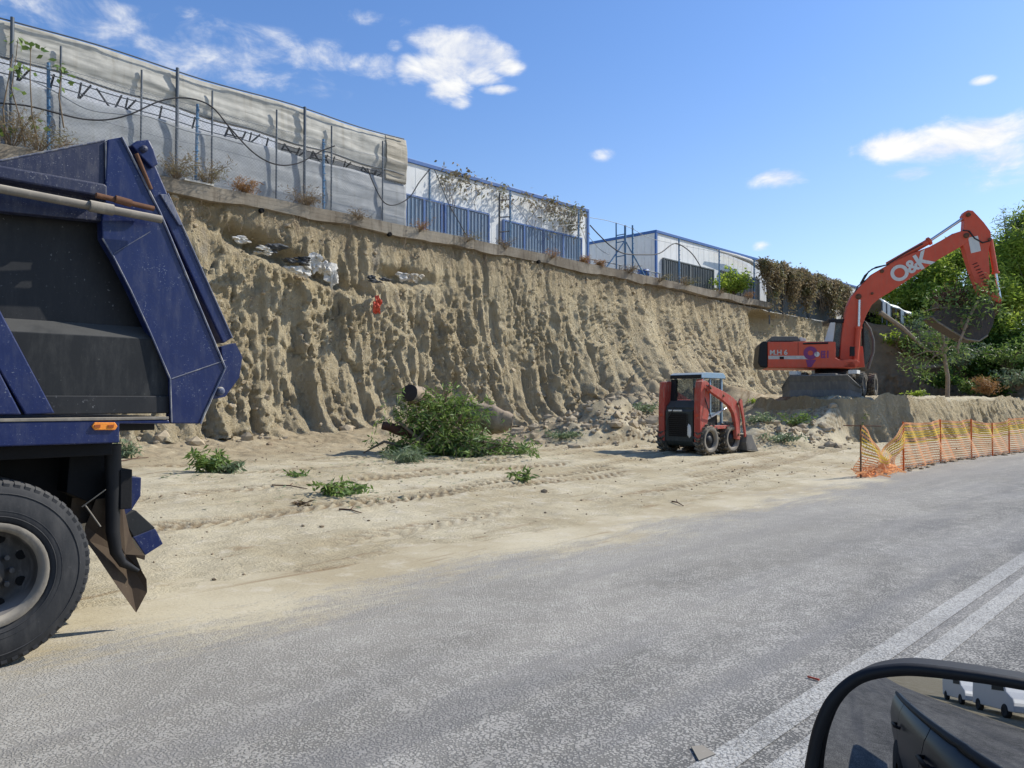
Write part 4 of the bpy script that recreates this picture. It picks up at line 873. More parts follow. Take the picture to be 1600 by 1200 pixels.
for xw in (-.50, .50):
    for s_ in (-1, 1):
        w_ = empty('wheel', (xw*LS, .50*s_*LS, .40*LS)); w_.parent = lo
        m = MB(); R = .40; W = .28; ax = (LM.to_3x3() @ Vector((0, s_, 0))).normalized(); c = L(xw, .42*s_, .40)
        m.lathe([(.03, R*.64), (.0, R*.8), (.02, R*.93), (W*.3, R*.96), (W*.8, R*.96), (W+.0, R*.90), (W+.015, R*.78), (W, R*.66)], c, ax, 36)
        for k in range(17):
            for hf in (0, 1):
                a_ = 2*math.pi*(k+.5*hf)/17; X_ = (LM.to_3x3() @ Vector((1, 0, 0))).normalized(); Z_ = Vector((0, 0, 1)); vs = []
                for (h_, da) in ((0.02 if hf == 0 else W*.48, 0), (W*.52 if hf == 0 else W, .16*(1 if hf else 1))):
                    for (dr, dd_) in ((R*.92, -.06), (R*.92, .06), (R*1.03, .05), (R*1.03, -.05)):
                        b_ = a_+da*(1 if hf == 0 else -1)+dd_; vs.append(c+ax*h_+(X_*math.cos(b_)+Z_*math.sin(b_))*dr*LS)
                m.add(vs, [(0, 1, 2, 3), (7, 6, 5, 4), (0, 4, 5, 1), (1, 5, 6, 2), (2, 6, 7, 3), (3, 7, 4, 0)])
        m.build('tyre', M['mudrubber'], w_)
        m = MB(); m.lathe([(W+.018, R*.80), (W+.022, R*.70), (W+.006, R*.62), (W-.0, R*.6), (W-.06, R*.56)], c, ax, 36); m.build('rim', M['pole'], w_)
        m = MB(); m.lathe([(W-.06, R*.57), (W-.07, R*.3), (W-.03, R*.27), (W-.03, .001)], c, ax, 28); m.build('hub', M['bedblack'], w_)
# bucket
m = MB(); pr_ = [(.98, .50), (.94, .30), (1.0, .08), (1.55, .04), (1.56, .07), (1.06, .12), (1.0, .30), (1.03, .50)]
m.prism([L(x, -.80, z) for x, z in pr_], LM.to_3x3() @ Vector((0, 1.6, 0)))
for s_ in (-.80, .78): m.prism([L(x, s_, z) for x, z in [(1.0, .49), (.97, .3), (1.02, .09), (1.54, .06), (1.2, .49)]], LM.to_3x3() @ Vector((0, .02, 0)))
m.build('bucket', M['grey'], lo, .006)

# ------------------------------------------------------------------ wheeled excavator
EH = math.radians(103); hd_cam = (math.sin(EH), math.cos(EH))
hu = math.sin(TH)*hd_cam[0]+math.cos(TH)*hd_cam[1]; hv = -math.cos(TH)*hd_cam[0]+math.sin(TH)*hd_cam[1]
EP = hd(1322, 600, 31.0); EP.z = 1.74
exc = empty('excavator', tuple(EP), math.atan2(hv, hu), 'red wheeled excavator on the raised bench holding uprooted branches', 'excavator')
EM = world_of(exc); EA = (EM.to_3x3() @ Vector((1, 0, 0))); EL_ = (EM.to_3x3() @ Vector((0, 1, 0)))   # forward, left (away from the camera)
def ep(px, py, off=0.0): return hp(px, py, EP+EL_*off, EL_)
def zp(X, Y, off=0.0): return ep(1170+X*.28327, 300+Y*.28333, off)     # from an enlarged view
def zplate(pts, off, th, name, mt, par=exc, bevel=.015):
    m = MB(); m.prism([zp(x, y, off) for x, y in pts], EL_*th); return m.build(name, M[mt], par, bevel)
# hood and deck: near side 1.2 m in front of the boom plane
NS = -1.22
hood = zplate([(104, 825), (480, 825), (480, 915), (500, 925), (590, 935), (590, 972), (520, 972), (104, 970)], NS, 2.42, 'engine_hood', 'red', bevel=.04)
zplate([(60, 845), (75, 823), (103, 823), (103, 970), (62, 966), (50, 940)], NS-.0, 2.42, 'counterweight', 'black', exc, .05)
zplate([(120, 805), (130, 796), (270, 796), (285, 822), (120, 822)], NS+.15, 1.7, 'exhaust_cover', 'grey', hood, .02)
zplate([(285, 800), (315, 808), (318, 822), (283, 822)], NS+.2, 1.2, 'filler_box', 'white', hood, .01)
zplate([(108, 903), (335, 903), (335, 922), (108, 922)], NS-.006, .01, 'side_stripe', 'cloth', hood, 0)
zplate([(170, 908), (194, 908), (194, 922), (170, 922)], NS-.012, .01, 'door_handle', 'black', hood, 0)
m = MB(); m.tube([zp(272, 828, NS-.002), zp(272, 900, NS-.002)], .008, 4); m.tube([zp(300, 837, NS-.01), zp(437, 833, NS-.01)], .035, 5); m.build('vent_line', M['black'], hood)
# violet emblem with white centre
c_ = zp(376, 895, NS-.014); m = MB(); m.lathe([(0, .10), (0, .26)], zp(340, 888, NS-.014), EL_, 20, False)
for a_ in (398, 412, 432): m.prism([zp(a_, 875, NS-.012), zp(a_+8, 875, NS-.012), zp(a_+8, 915, NS-.012), zp(a_, 915, NS-.012)], EL_*.004)
for a_ in (877, 893, 910): m.prism([zp(398, a_, NS-.0135), zp(424, a_, NS-.0135), zp(424, a_+6, NS-.0135), zp(398, a_+6, NS-.0135)], EL_*.004)
m.prism([zp(315, 925, NS-.012), zp(372, 925, NS-.012), zp(345, 965, NS-.012), zp(325, 965, NS-.012)], EL_*.004); m.build('emblem', M['purple'], hood)
m = MB(); m.lathe([(0, .001), (0, .10)], c_, EL_, 16, False); m.build('emblem_centre', M['white'], hood)
def text(body, px, py, size, off, mt, par, rot=0.0, ext=.004, name='lettering', plane=None):
    cu = bpy.data.curves.new('t', 'FONT'); cu.body = body; cu.size = size; cu.extrude = ext; cu.align_x = 'CENTER'; cu.align_y = 'CENTER'; cu.offset = size*.03
    to = bpy.data.objects.new('t', cu); COL.objects.link(to); dg = bpy.context.evaluated_depsgraph_get(); me = bpy.data.meshes.new_from_object(to.evaluated_get(dg)); bpy.data.objects.remove(to)
    c = zp(px, py, off); xa = EA; za = Vector((0, 0, 1)); xr = xa*math.cos(rot)+za*math.sin(rot); zr = za*math.cos(rot)-xa*math.sin(rot)
    mm = Matrix((xr, zr, -EL_)).transposed().to_4x4(); mm.translation = c
    me.transform(world_of(par).inverted() @ mm); me.materials.clear(); me.materials.append(M[mt]); o = bpy.data.objects.new(name, me); COL.objects.link(o); o.parent = par; return o
text('M.H 6', 164, 886, .27, NS-.012, 'cloth', hood)
# cab, beyond the boom: rear pillar, windows, curved front guard
CO = .35; CW = .95
cab = empty('cab', (0, 0, 0)); cab.parent = exc
zplate([(452, 712), (480, 710), (466, 825), (418, 825)], CO-.5, .12, 'rear_pillar', 'white', cab, .02)
zplate([(484, 716), (516, 716), (514, 912), (470, 905), (468, 830)], CO-.45, .05, 'side_window', 'glass', cab, 0)
zplate([(440, 700), (625, 700), (650, 716), (640, 724), (440, 722)], CO-.5, CW+.5, 'cab_roof', 'black', cab, .02)
zplate([(470, 850), (630, 850), (640, 965), (470, 965)], CO-.4, CW+.4, 'cab_base', 'red', cab, .02)
zplate([(622, 760), (655, 765), (672, 850), (668, 930), (640, 958), (622, 940)], CO, .06, 'front_window', 'glass', cab, 0)
m = MB(); m.tube([zp(640, 716, CO-.06), zp(668, 755, CO-.06), zp(688, 820, CO-.06), zp(688, 880, CO-.06), zp(668, 940, CO-.06), zp(658, 975, CO-.06)], .05, 8)
m.tube([zp(640, 716, CO+CW), zp(668, 755, CO+CW), zp(688, 820, CO+CW), zp(688, 880, CO+CW), zp(668, 940, CO+CW), zp(658, 975, CO+CW)], .05, 8); m.build('front_guard', M['grey'], cab)
m = MB(); m.tube([zp(628, 716, CO-.1), zp(632, 800, CO-.1), zp(630, 960, CO-.1)], .045, 8); m.build('front_pillar', M['black'], cab)
zplate([(560, 852), (585, 852), (585, 905), (558, 905)], NS+.2, .12, 'mirror_head', 'black', exc, .01)
zplate([(520, 925), (592, 925), (615, 940), (590, 968), (520, 968)], NS, .5, 'step_box', 'red', exc, .02)
# boom, stick
BW = .46
bpts = [(500, 925), (512, 800), (520, 740), (545, 625), (568, 575), (604, 530), (680, 452), (735, 420), (800, 383), (900, 338), (1000, 300), (1070, 262), (1130, 228), (1170, 215), (1205, 214), (1218, 240), (1212, 268), (1190, 290), (1120, 330), (1050, 370), (980, 415), (900, 470), (780, 552), (720, 588), (680, 622), (648, 680), (628, 730), (617, 780), (612, 935)]
boom = zplate(bpts, -BW/2, BW, 'boom', 'red', bevel=.025)
spts = [(1210, 99), (1192, 108), (1180, 128), (1190, 155), (1186, 215), (1182, 290), (1205, 370), (1235, 460), (1262, 530), (1285, 570), (1385, 612), (1397, 595), (1380, 570), (1325, 540), (1330, 440), (1323, 330), (1338, 245), (1333, 215), (1300, 170), (1262, 128), (1236, 102)]
stick = zplate([(x, y) for x, y in spts], -.20, .40, 'stick', 'red', bevel=.02)
zplate([(1210, 252), (1264, 241), (1281, 325), (1226, 338)], -.215, .01, 'sign_plate', 'white', stick, 0)
for (x, y, r_) in ((605, 577, .11), (1200, 240, .10), (1212, 125, .08), (735, 437, .07), (1330, 260, .06), (680, 560, .05)):
    m = MB(); m.lathe([(-.03, .001), (-.03, r_), (.52, r_), (.52, .001)], zp(x, y, -.26), EL_, 16); m.build('pivot_pin', M['rust'], boom)
slope = math.atan2((505-383), (985-760))  # letters climb along the boom
text('O', 834, 450, .84, -BW/2-.012, 'white', boom, math.radians(30), .006); text('&', 902, 411, .70, -BW/2-.012, 'white', boom, math.radians(30), .006); text('K', 962, 378, .86, -BW/2-.012, 'white', boom, math.radians(30), .006)
def cyl(a, b, c, off, r, name, par=exc, mt='red'):
    m = MB(); m.tube([zp(*a, off), zp(*b, off)], r, 12); m.tube([zp(b[0]-(b[0]-a[0])*.05, b[1]-(b[1]-a[1])*.05, off), zp(*b, off)], r*1.35, 12); o = m.build(name, M[mt], par)
    m = MB(); m.tube([zp(*b, off), zp(*c, off)], r*.5, 10); m.build('rod', M['chrome'], o); return o
cyl((765, 402), (1000, 268), (1190, 140), 0, .12, 'stick_cylinder'); cyl((1330, 262), (1362, 450), (1386, 590), 0, .10, 'bucket_cylinder')
for o_ in (-.36, .36): cyl((588, 935), (606, 742), (610, 595), o_, .10, 'lift_cylinder')
m = MB(); m.tube([zp(x, y, -.1) for x, y in [(835, 392), (880, 368), (985, 312), (1060, 272), (1125, 232)]], .03, 6); m.build('steel_pipe', M['chrome'], boom)
for k, pts in enumerate(([(615, 505), (640, 460), (680, 425), (760, 402), (860, 338), (960, 285)], [(625, 500), (660, 440), (700, 415), (770, 400)], [(1180, 212), (1215, 215), (1245, 255), (1290, 280), (1335, 268)], [(585, 560), (600, 520), (640, 490), (670, 470)])):
    m = MB(); m.tube([zp(x, y, -.3+.04*k) for x, y in pts], .028, 6); m.build('hydraulic_hose', M['hose'], boom)
m = MB(); rr = random.Random(4)
for k in range(11): x = 1235+k*9; y = 400+k*16; m.tube([zp(x, y, -.215), zp(x+26, y-8+rr.uniform(-4, 4), -.215)], .015, 4)
m.build('weld_bars', M['black'], stick)
# bucket linkage and bucket
zplate([(1325, 545), (1390, 575), (1400, 600), (1385, 650), (1350, 700), (1330, 690), (1355, 630)], -.16, .32, 'bucket_link', 'rust', exc, .02)
outer = [(1345, 620), (1358, 680), (1345, 740), (1318, 790), (1270, 822), (1200, 812), (1120, 765), (1040, 715), (1012, 690)]
inner = [(1020, 682), (1060, 700), (1130, 742), (1200, 785), (1262, 795), (1300, 765), (1322, 720), (1330, 670), (1315, 620)]
m = MB(); m.prism([zp(x, y, -.62) for x, y in outer+inner], EL_*1.24); bk = m.build('bucket', M['bucketm'], exc, .01)
for o_ in (-.66, .60):
    m = MB(); m.prism([zp(x, y, o_) for x, y in outer+[(1030, 655), (1120, 640), (1230, 640), (1290, 600)]], EL_*.05); m.build('bucket_side', M['bucketm'], bk, .008)
m = MB(); m.tube([zp(1012, 690, -.66), zp(1040, 715, -.66), zp(1120, 765, -.66), zp(1200, 812, -.66), zp(1270, 822, -.66), zp(1318, 790, -.66)], .035, 6); m.build('worn_edge', M['pole'], bk)
for k in range(5):
    p_ = zp(1016, 690, -.55+k*.275); m = MB(); m.prism([p_+EA*.05+Vector((0, 0, .06)), p_+EA*.05-Vector((0, 0, .06)), p_-EA*.28+Vector((0, 0, .05))], EL_*.1); m.build('tooth', M['grey'], bk, .005)
for (x, y, z_) in ((1255, 560, 0), (1290, 600, 0)):
    m = MB(); m.lathe([(-.2, .001), (-.2, .16), (.2, .16), (.2, .001)], zp(1300, 590, 0), EL_, 14)
m.build('bucket_pivot', M['grey'], bk)
# soil heaped in the bucket
m = MB(); rr = random.Random(9)
for k in range(60):
    x = rr.uniform(1045, 1300); y = rr.uniform(630, 720)+(x-1040)*.12; m.blob(zp(x, y, rr.uniform(-.5, .5)), rr.uniform(.07, .22), .35, k, 2)
tag(m.build('bucket_soil', M['clodb'], fixn=False), 'brown soil heaped in the excavator bucket', 'soil', kind='stuff')
# undercarriage: heading towards the camera's left
UH = math.radians(214); uc = empty('undercarriage', (0, 0, 0)); uc.parent = exc
cf_, sf_ = math.sin(UH), math.cos(UH); UF = Vector((math.sin(TH)*cf_+math.cos(TH)*sf_, -math.cos(TH)*cf_+math.sin(TH)*sf_, 0)); UL = Vector((0, 0, 1)).cross(UF)
UC = hd(1302, 600, 31.0); UC.z = 1.70
def U(f, l, z): return UC+UF*f+UL*l+Vector((0, 0, z))
def ubox(a, b, name, mt, bevel=.02):
    m = MB(); x0, y0, z0 = a; x1, y1, z1 = b; m.prism([U(x0, y0, z0), U(x1, y0, z0), U(x1, y1, z0), U(x0, y1, z0)], (0, 0, z1-z0)); return m.build(name, M[mt], uc, bevel)
ubox((-1.7, -.45, .5), (1.8, .45, .92), 'frame', 'grey'); m = MB(); m.lathe([(0, .7), (.25, .7), (.25, .1)], U(0, 0, .9), (0, 0, 1), 28); m.lathe([(.0, .001), (0, .7)], U(0, 0, .9), (0, 0, 1), 28); m.build('turntable', M['black'], uc)
ubox((-1.65, -1.1, .4), (-1.45, 1.1, .6), 'axle', 'grey'); ubox((1.0, -1.1, .4), (1.2, 1.1, .6), 'axle', 'grey')
for f in (-1.55, 1.1):
    for l in (-1.22, -.86, .86, 1.22):
        w_ = empty('wheel', EM.inverted() @ U(f, l, .5)); w_.parent = uc; m = MB(); R = .5; W = .28; c = U(f, l-.14, .5)
        m.lathe([(.02, R*.55), (0, R*.75), (.03, R*.92), (.06, R*.96), (W-.06, R*.96), (W-.03, R*.92), (W, R*.75), (W-.02, R*.55)], c, UL, 30)
        for k in range(20):
            for hf in (0, 1):
                a_ = 2*math.pi*(k+.5*hf)/20; vs = []
                for h_ in ((.02, W*.47) if hf == 0 else (W*.53, W-.02)):
                    for (dr, dd_) in ((R*.93, -.07), (R*.93, .07), (R*1.0, .06), (R*1.0, -.06)): b_ = a_+dd_; vs.append(c+UL*h_+(UF*math.cos(b_)+Vector((0, 0, 1))*math.sin(b_))*dr)
                m.add(vs, [(0, 1, 2, 3), (7, 6, 5, 4), (0, 4, 5, 1), (1, 5, 6, 2), (2, 6, 7, 3), (3, 7, 4, 0)])
        m.build('tyre', M['mudrubber'], w_)
        if abs(l) > 1: m = MB(); m.lathe([(.03, R*.56), (.08, R*.5), (.1, .001)] if l < 0 else [(W-.03, R*.56), (W-.08, R*.5), (W-.1, .001)], c, UL, 24); m.build('rim', M['grey'], w_)
# dozer blade
m = MB(); bl = [(2.65, .02), (2.58, .3), (2.64, .62), (2.76, .86), (2.70, .88), (2.56, .64), (2.50, .3), (2.57, .02)]
st = [(-1.42, .45, .35), (-1.05, .95, .0), (1.05, .95, .0), (1.42, .45, .35)]; vs = [U(f-b_, l, z*h_) for l, h_, b_ in st for f, z in bl]
m.add(vs, [(i*8+k, (i+1)*8+k, (i+1)*8+(k+1) % 8, i*8+(k+1) % 8) for i in range(3) for k in range(8)]+[tuple(range(8)), tuple(24+k for k in range(8))]); m.build('dozer_blade', M['grey'], uc, .01)
for l in (-.5, .4): ubox((1.7, l, .35), (2.24, l+.12, .6), 'blade_arm', 'grey')
for l in (-1.2, .95): ubox((1.45, l, .88), (2.1, l+.3, 1.02), 'blade_fender', 'white', .01)
# ------------------------------------------------------------------ vegetation
def leaves(m, pts, ln, wd, rr, droop=.3, up=0.0, fold=True):
    for p in pts:
        d = Vector((rr.gauss(0, 1), rr.gauss(0, 1), rr.gauss(0, .7)-droop+up)).normalized(); l = ln*rr.uniform(.6, 1.3); w_ = wd*rr.uniform(.7, 1.2)
        s = d.cross(Vector((rr.gauss(0, 1), rr.gauss(0, 1), rr.gauss(0, 1)))).normalized()*w_*.5; p = Vector(p)
        o = len(m.v); m.v += [tuple(p), tuple(p+d*l*.45+s), tuple(p+d*l), tuple(p+d*l*.45-s)]; m.f.append((o, o+1, o+2, o+3)); m.sm.append(False)
def crown_pts(lobes, n, rr, shell=.55):
    out = []; W = [r[3]**2 for r in lobes]
    for _ in range(n):
        x, y, z, r = rr.choices(lobes, W)[0][:4]; q = Vector((rr.gauss(0, 1), rr.gauss(0, 1), rr.gauss(0, 1))).normalized()*r*(shell+(1-shell)*rr.random())
        out.append(Vector((x, y, z))+Vector((q.x, q.y, q.z*.8)))
    return out
def tree(base, lobes, label, name='broadleaf_tree', leaf='leafB', n=420, k=26, ln=.3, wd=.12, seed=1, trunk=.22, group=None, clump=.45, droop=.3, bark='bark', lobe_split=True):
    rr = random.Random(seed); base = Vector(base); r = empty(name, tuple(base), 0, label, 'tree', group)
    m = MB(); top = Vector(lobes[0][:3]); mid = (base+top)/2+Vector((rr.uniform(-.3, .3), rr.uniform(-.3, .3), 0)); m.tube([base-Vector((0, 0, .4)), base+(mid-base)*.5, mid, top], [trunk, trunk*.85, trunk*.65, trunk*.25], 8)
    for lb in lobes:
        q = Vector(lb[:3]); a = base+(top-base)*rr.uniform(.3, .7); m.tube([a, (a+q)/2+Vector((0, 0, rr.uniform(-.2, .4))), q], [trunk*.4, trunk*.25, trunk*.08], 6)
        for _ in range(5):
            e = q+Vector((rr.gauss(0, 1), rr.gauss(0, 1), rr.gauss(0, .8))).normalized()*lb[3]*.95; m.tube([q, (q+e)/2+Vector((0, 0, .1)), e], [trunk*.12, trunk*.08, .01], 5)
    m.build('trunk', M[bark], r)
    sub = []
    for lb in lobes:
        if not lobe_split: sub.append(lb); continue
        for _ in range(7):
            q = Vector((rr.gauss(0, 1), rr.gauss(0, 1), rr.gauss(0, 1))).normalized()*lb[3]*rr.uniform(.35, .95); sub.append((lb[0]+q.x, lb[1]+q.y, lb[2]+q.z*.8, lb[3]*rr.uniform(.22, .5)))
    m = MB()
    for c in crown_pts(sub, n, rr, .3):
        leaves(m, [c+Vector((rr.gauss(0, clump), rr.gauss(0, clump), rr.gauss(0, clump*.8))) for _ in range(k)], ln, wd, rr, droop)
    m.build('crown', M[leaf], r, fixn=False); return r
def lobe(px, py, d, rpx): p = hd(px, py, d); return (p.x, p.y, p.z, rpx*d/1200)
def bush(name, cpt, r, n, label, leaf, cat='shrub', seed=1, ln=.14, wd=.04, h=1.0, stems=12, stemr=.012, bark='bark', group=None, droop=.1, flat=.6):
    rr = random.Random(seed); b = Vector(cpt); o = empty(name, tuple(b), 0, label, cat, group); ms = MB(); ml = MB()
    for _ in range(stems):
        a = rr.uniform(0, 6.28); q = r*rr.uniform(.4, 1); e = b+Vector((math.cos(a)*q, math.sin(a)*q, h*rr.uniform(.3, 1))); c = (b+e)/2+Vector((0, 0, .15*h)); ms.tube([b-Vector((0, 0, .03)), c, e], [stemr, stemr*.7, stemr*.3], 5)
        for _ in range(max(1, n//stems)):
            t = rr.uniform(.25, 1.05); p = (b*(1-t)*(1-t)+c*2*t*(1-t)+e*t*t)+Vector((rr.gauss(0, r*.11), rr.gauss(0, r*.11), rr.gauss(0, h*.08)*flat))
            leaves(ml, [p], ln, wd, rr, droop)
    ms.build('stems', M[bark], o); ml.build('foliage', M[leaf], o, fixn=False); return o

# trees beyond the excavator
G = 'trees on the hillside at the right'
tree(hd(1590, 600, 56), [lobe(1585, 400, 56, 62), lobe(1545, 455, 55, 58), lobe(1620, 470, 55, 70), lobe(1570, 530, 54, 60), lobe(1640, 380, 58, 60), lobe(1600, 365, 58, 28)], 'tallest tree on the right, its light yellow-green feathery crown touching the picture edge', leaf='leafC', n=1150, k=30, ln=.42, wd=.10, seed=2, trunk=.3, group=G, clump=.5, droop=.1)
tree(hd(1450, 560, 62), [lobe(1455, 425, 62, 42), lobe(1500, 400, 63, 40), lobe(1420, 455, 62, 34), lobe(1480, 460, 61, 44)], 'bright green tree seen through the gap under the excavator boom', leaf='leafC', n=760, k=28, ln=.40, wd=.12, seed=5, trunk=.22, group=G, clump=.45, droop=.15)
tree(hd(1500, 580, 56), [lobe(1480, 480, 56, 36), lobe(1520, 505, 55, 44), lobe(1545, 550, 53, 44), lobe(1590, 560, 53, 50)], 'dark dense tree right behind the digger bucket', leaf='leafB', n=1000, k=28, ln=.34, wd=.15, seed=8, trunk=.25, group=G, clump=.45)
tree(hd(1575, 600, 50), [lobe(1560, 585, 50, 28), lobe(1610, 560, 50, 40), lobe(1530, 575, 51, 26), lobe(1505, 548, 51, 22)], 'low dark bushy tree at the foot of the hillside at the picture edge', leaf='leafB', n=480, k=24, ln=.28, wd=.13, seed=12, trunk=.15, group=G, clump=.35)
tree(hd(1530, 590, 64), [lobe(1500, 470, 64, 50), lobe(1550, 420, 65, 50), lobe(1600, 450, 64, 60), lobe(1440, 490, 63, 38), lobe(1560, 500, 62, 55), lobe(1480, 520, 60, 38)], 'broad dark tree filling the gap behind the stick and bucket', leaf='leafB', n=1500, k=28, ln=.42, wd=.2, seed=21, trunk=.25, group=G, clump=.55)
rr = random.Random(5); pr = hd(1602, 345, 57); m = MB(); ms = MB()
for k in range(7): 
    a = hd(1575, 400, 57); e = hd(1575+rr.uniform(-22, 30), 322+rr.uniform(0, 30), 57); ms.tube([a, (a+e)/2, e], [.05, .03, .01], 5); leaves(m, [a+(e-a)*rr.random()**.6+Vector((rr.gauss(0, .35), rr.gauss(0, .35), rr.gauss(0, .35))) for _ in range(120)], .4, .07, rr, 0)
tp_ = empty('feathery_tree', tuple(hd(1575, 590, 57)), 0, 'thin feathery treetop rising highest against the sky at the right', 'tree', G); ms.tube([hd(1575, 590, 57), hd(1576, 480, 57), hd(1575, 400, 57)], [.15, .1, .05], 6); ms.build('trunk', M['bark'], tp_); m.build('crown', M['leafG'], tp_, fixn=False)
# shrubs over the hillside crest
for i, (px, py, d, r, lf, ln_, lb) in enumerate(((1395, 505, 55, 1.6, 'leafC', .3, 'yellow-green shrub on the slope right of the excavator cab'), (1425, 520, 54, 1.8, 'leafG', .28, 'grey-green shrub on the slope left of the hanging bucket'), (1455, 545, 52, 1.8, 'leafB', .26, 'dark shrub on the slope just under the bucket'),
                                  (1500, 560, 50, 1.8, 'leafG', .26, 'grey-green shrub low on the slope between bucket and rusty bush'), (1420, 545, 53, 1.5, 'dry', .28, 'tangle of dry brown branches on the shaded slope'), (1590, 590, 47, 1.5, 'leafG', .24, 'pale green shrub beside the rusty bush at the picture edge'))):
    p = hd(px, py+18, d); bush('shrub', p, r, 900, lb, lf, seed=30+i, ln=ln_, wd=ln_*.4, h=r*.95, stems=22, stemr=.03, group='shrubs on the hillside')
for i, (px, py, d, r, lf, lb) in enumerate(((1378, 500, 56, 1.2, 'leafA', 'green weeds on the hillside crest just right of the excavator cab'), (1405, 528, 53, 1.3, 'leafC', 'sunlit yellow-green shrub halfway down the hillside edge'), (1440, 500, 55, 1.5, 'leafA', 'green shrub left of the bucket at crest height'), (1475, 590, 49, 1.3, 'leafB', 'dark shrub behind the pale sapling'), (1520, 600, 48, 1.3, 'leafA', 'green shrub between the sapling and the rusty bush'), (1575, 560, 49, 2.0, 'leafA', 'big green shrub above the rusty bush'))):
    p = hd(px, py+18, d); bush('shrub', p, r, 1100, lb, lf, seed=330+i, ln=.26, wd=.11, h=r*1.05, stems=22, stemr=.03, group='shrubs on the hillside')
p = hd(1545, 618, 44); bush('dry_bush', p, .95, 1500, 'rusty orange dry bush at the right end of the bench', 'dryo', 'bush', 50, .2, .035, 1.1, 26, .015, 'bark')
# pile of dead branches with a sapling standing on the bench
bs = hd(1480, 617, 38.0); r = empty('sapling', tuple(bs), 0, 'thin pale stripped sapling standing on the bench under the bucket', 'tree'); m = MB()
m.tube([bs-Vector((0, 0, .3)), hd(1481, 590, 38), hd(1476, 560, 38), hd(1474, 530, 38), hd(1470, 500, 38)], [.11, .10, .09, .08, .04], 8)
for e in ((1440, 535), (1420, 560), (1500, 545), (1450, 510), (1495, 500), (1445, 575)): m.tube([hd(1475, 550, 38), hd((1475+e[0])/2, (545+e[1])/2-4, 38), hd(*e, 38.2)], [.05, .035, .012], 6)
m.build('trunk', M['barkp'], r); rr = random.Random(3); m = MB()
for e in ((1440, 535), (1420, 560), (1500, 545), (1450, 510), (1495, 505), (1445, 575), (1462, 525), (1470, 540)):
    c = hd(*e, 38.1); leaves(m, [c+Vector((rr.gauss(0, .32), rr.gauss(0, .32), rr.gauss(0, .38))) for _ in range(150)], .2, .07, rr, .5)
m.build('foliage', M['leafA'], r, fixn=False)
# branch held in the bucket
bh = zp(1240, 640, -.3); r = empty('branch', tuple(bh), 0, 'leafy uprooted branch hanging over the edge of the excavator bucket', 'branch'); m = MB()
m.tube([zp(1265, 600, -.6), zp(1215, 690, -.8), zp(1185, 770, -.85), zp(1150, 860, -.8), zp(1158, 890, -.8)], [.06, .055, .05, .05, .03], 7); m.tube([zp(1150, 600, -.3), zp(1080, 570, -.2), zp(1040, 600, -.1)], [.04, .03, .015], 6); m.tube([zp(1100, 640, -.5), zp(1030, 640, -.5), zp(960, 660, -.5)], [.04, .03, .015], 6)
m.build('trunk', M['barkp'], r); m = MB(); rr = random.Random(6)
for (x, y, s_, n_) in ((1230, 650, .38, 240), (1300, 610, .35, 170), (1130, 620, .35, 110), (1200, 700, .35, 130), (1350, 500, .25, 60), (1400, 640, .3, 60), (1060, 620, .4, 90), (980, 650, .35, 60), (1150, 870, .2, 60), (1300, 560, .3, 90)):
    c = zp(x, y, -.55); leaves(m, [c+Vector((rr.gauss(0, s_), rr.gauss(0, s_*.6), rr.gauss(0, s_))) for _ in range(n_)], .2, .07, rr, .4)
m.build('foliage', M['leafA'], r, fixn=False); m = MB()
for k in range(70):
    a = zp(rr.uniform(1070, 1200), rr.uniform(560, 610), rr.uniform(-.4, .3)); m.tube([a, a+Vector((rr.gauss(0, .3), rr.gauss(0, .3), rr.gauss(0, .22))), a+Vector((rr.gauss(0, .4), rr.gauss(0, .4), rr.gauss(.1, .3)))], .014, 4)
m.build('roots', M['barkd'], r)
# fallen stems on the hillside edge
for i, (pts, lb) in enumerate(((((1375, 488), (1410, 512), (1440, 540), (1470, 560)), 'long pale dead trunk lying down the hillside behind the excavator cab'), (((1430, 575), (1470, 572), (1500, 568)), 'short dead branch lying low on the shaded slope'))):
    m = MB(); m.tube([hd(a, b, 51) for a, b in pts], [.16, .14, .11, .05][:len(pts)], 7); tag(m.build('dead_trunk', M['barkp']), lb, 'dead wood')

# ------------------------------------------------------------------ withered vines hanging on the far fence
def vine_wall(name, x0, x1, top, bot, y, n, label, seed, leaf='vine', sd=7):
    rr = random.Random(seed); r = empty(name, (x0, y, BT), 0, label, 'vines'); m = MB(); ms = MB()
    X_ = np.linspace(x0, x1, 60); den = fbm(X_*.9, X_*0, 3, seed)
    for k in range(n):
        x = rr.uniform(x0, x1); dn = float(np.interp(x, X_, den)); 
        if rr.random() > .45+.9*dn+.25: continue
        zt_ = top(x)+rr.gauss(0, .10); L_ = abs(rr.gauss(0, 1))*(.7+dn); z = zt_-min(L_, (zt_-bot(x)))*rr.random()**.6
        leaves(m, [Vector((x+rr.gauss(0, .10), y+rr.gauss(-.1, .18), z+rr.gauss(0, .12))) for _ in range(6)], .22, .09, rr, .9)
    for k in range(int((x1-x0)*sd)):
        x = rr.uniform(x0, x1); z = top(x)-rr.uniform(0, .5); P = [Vector((x, y, z))]
        for j in range(4): P.append(P[-1]+Vector((rr.gauss(0, .15), rr.gauss(0, .06), -rr.uniform(.2, .6))))
        ms.tube(P, .014, 4)
    m.build('foliage', M[leaf], r, fixn=False); ms.build('stems', M['bark'], r); return r
vt = lambda x: EYE+np.interp(x, [43.5, 46, 56, 62, 72], [8.4, 8.3, 8.15, 8.2, 8.0])+.15*math.sin(x*2.2)
vine_wall('withered_vines', 43.9, 57, vt, lambda x: 5.2, 21.6, 9000, 'curtain of dead brown vines hanging over the fence right of the white sheds', 4)
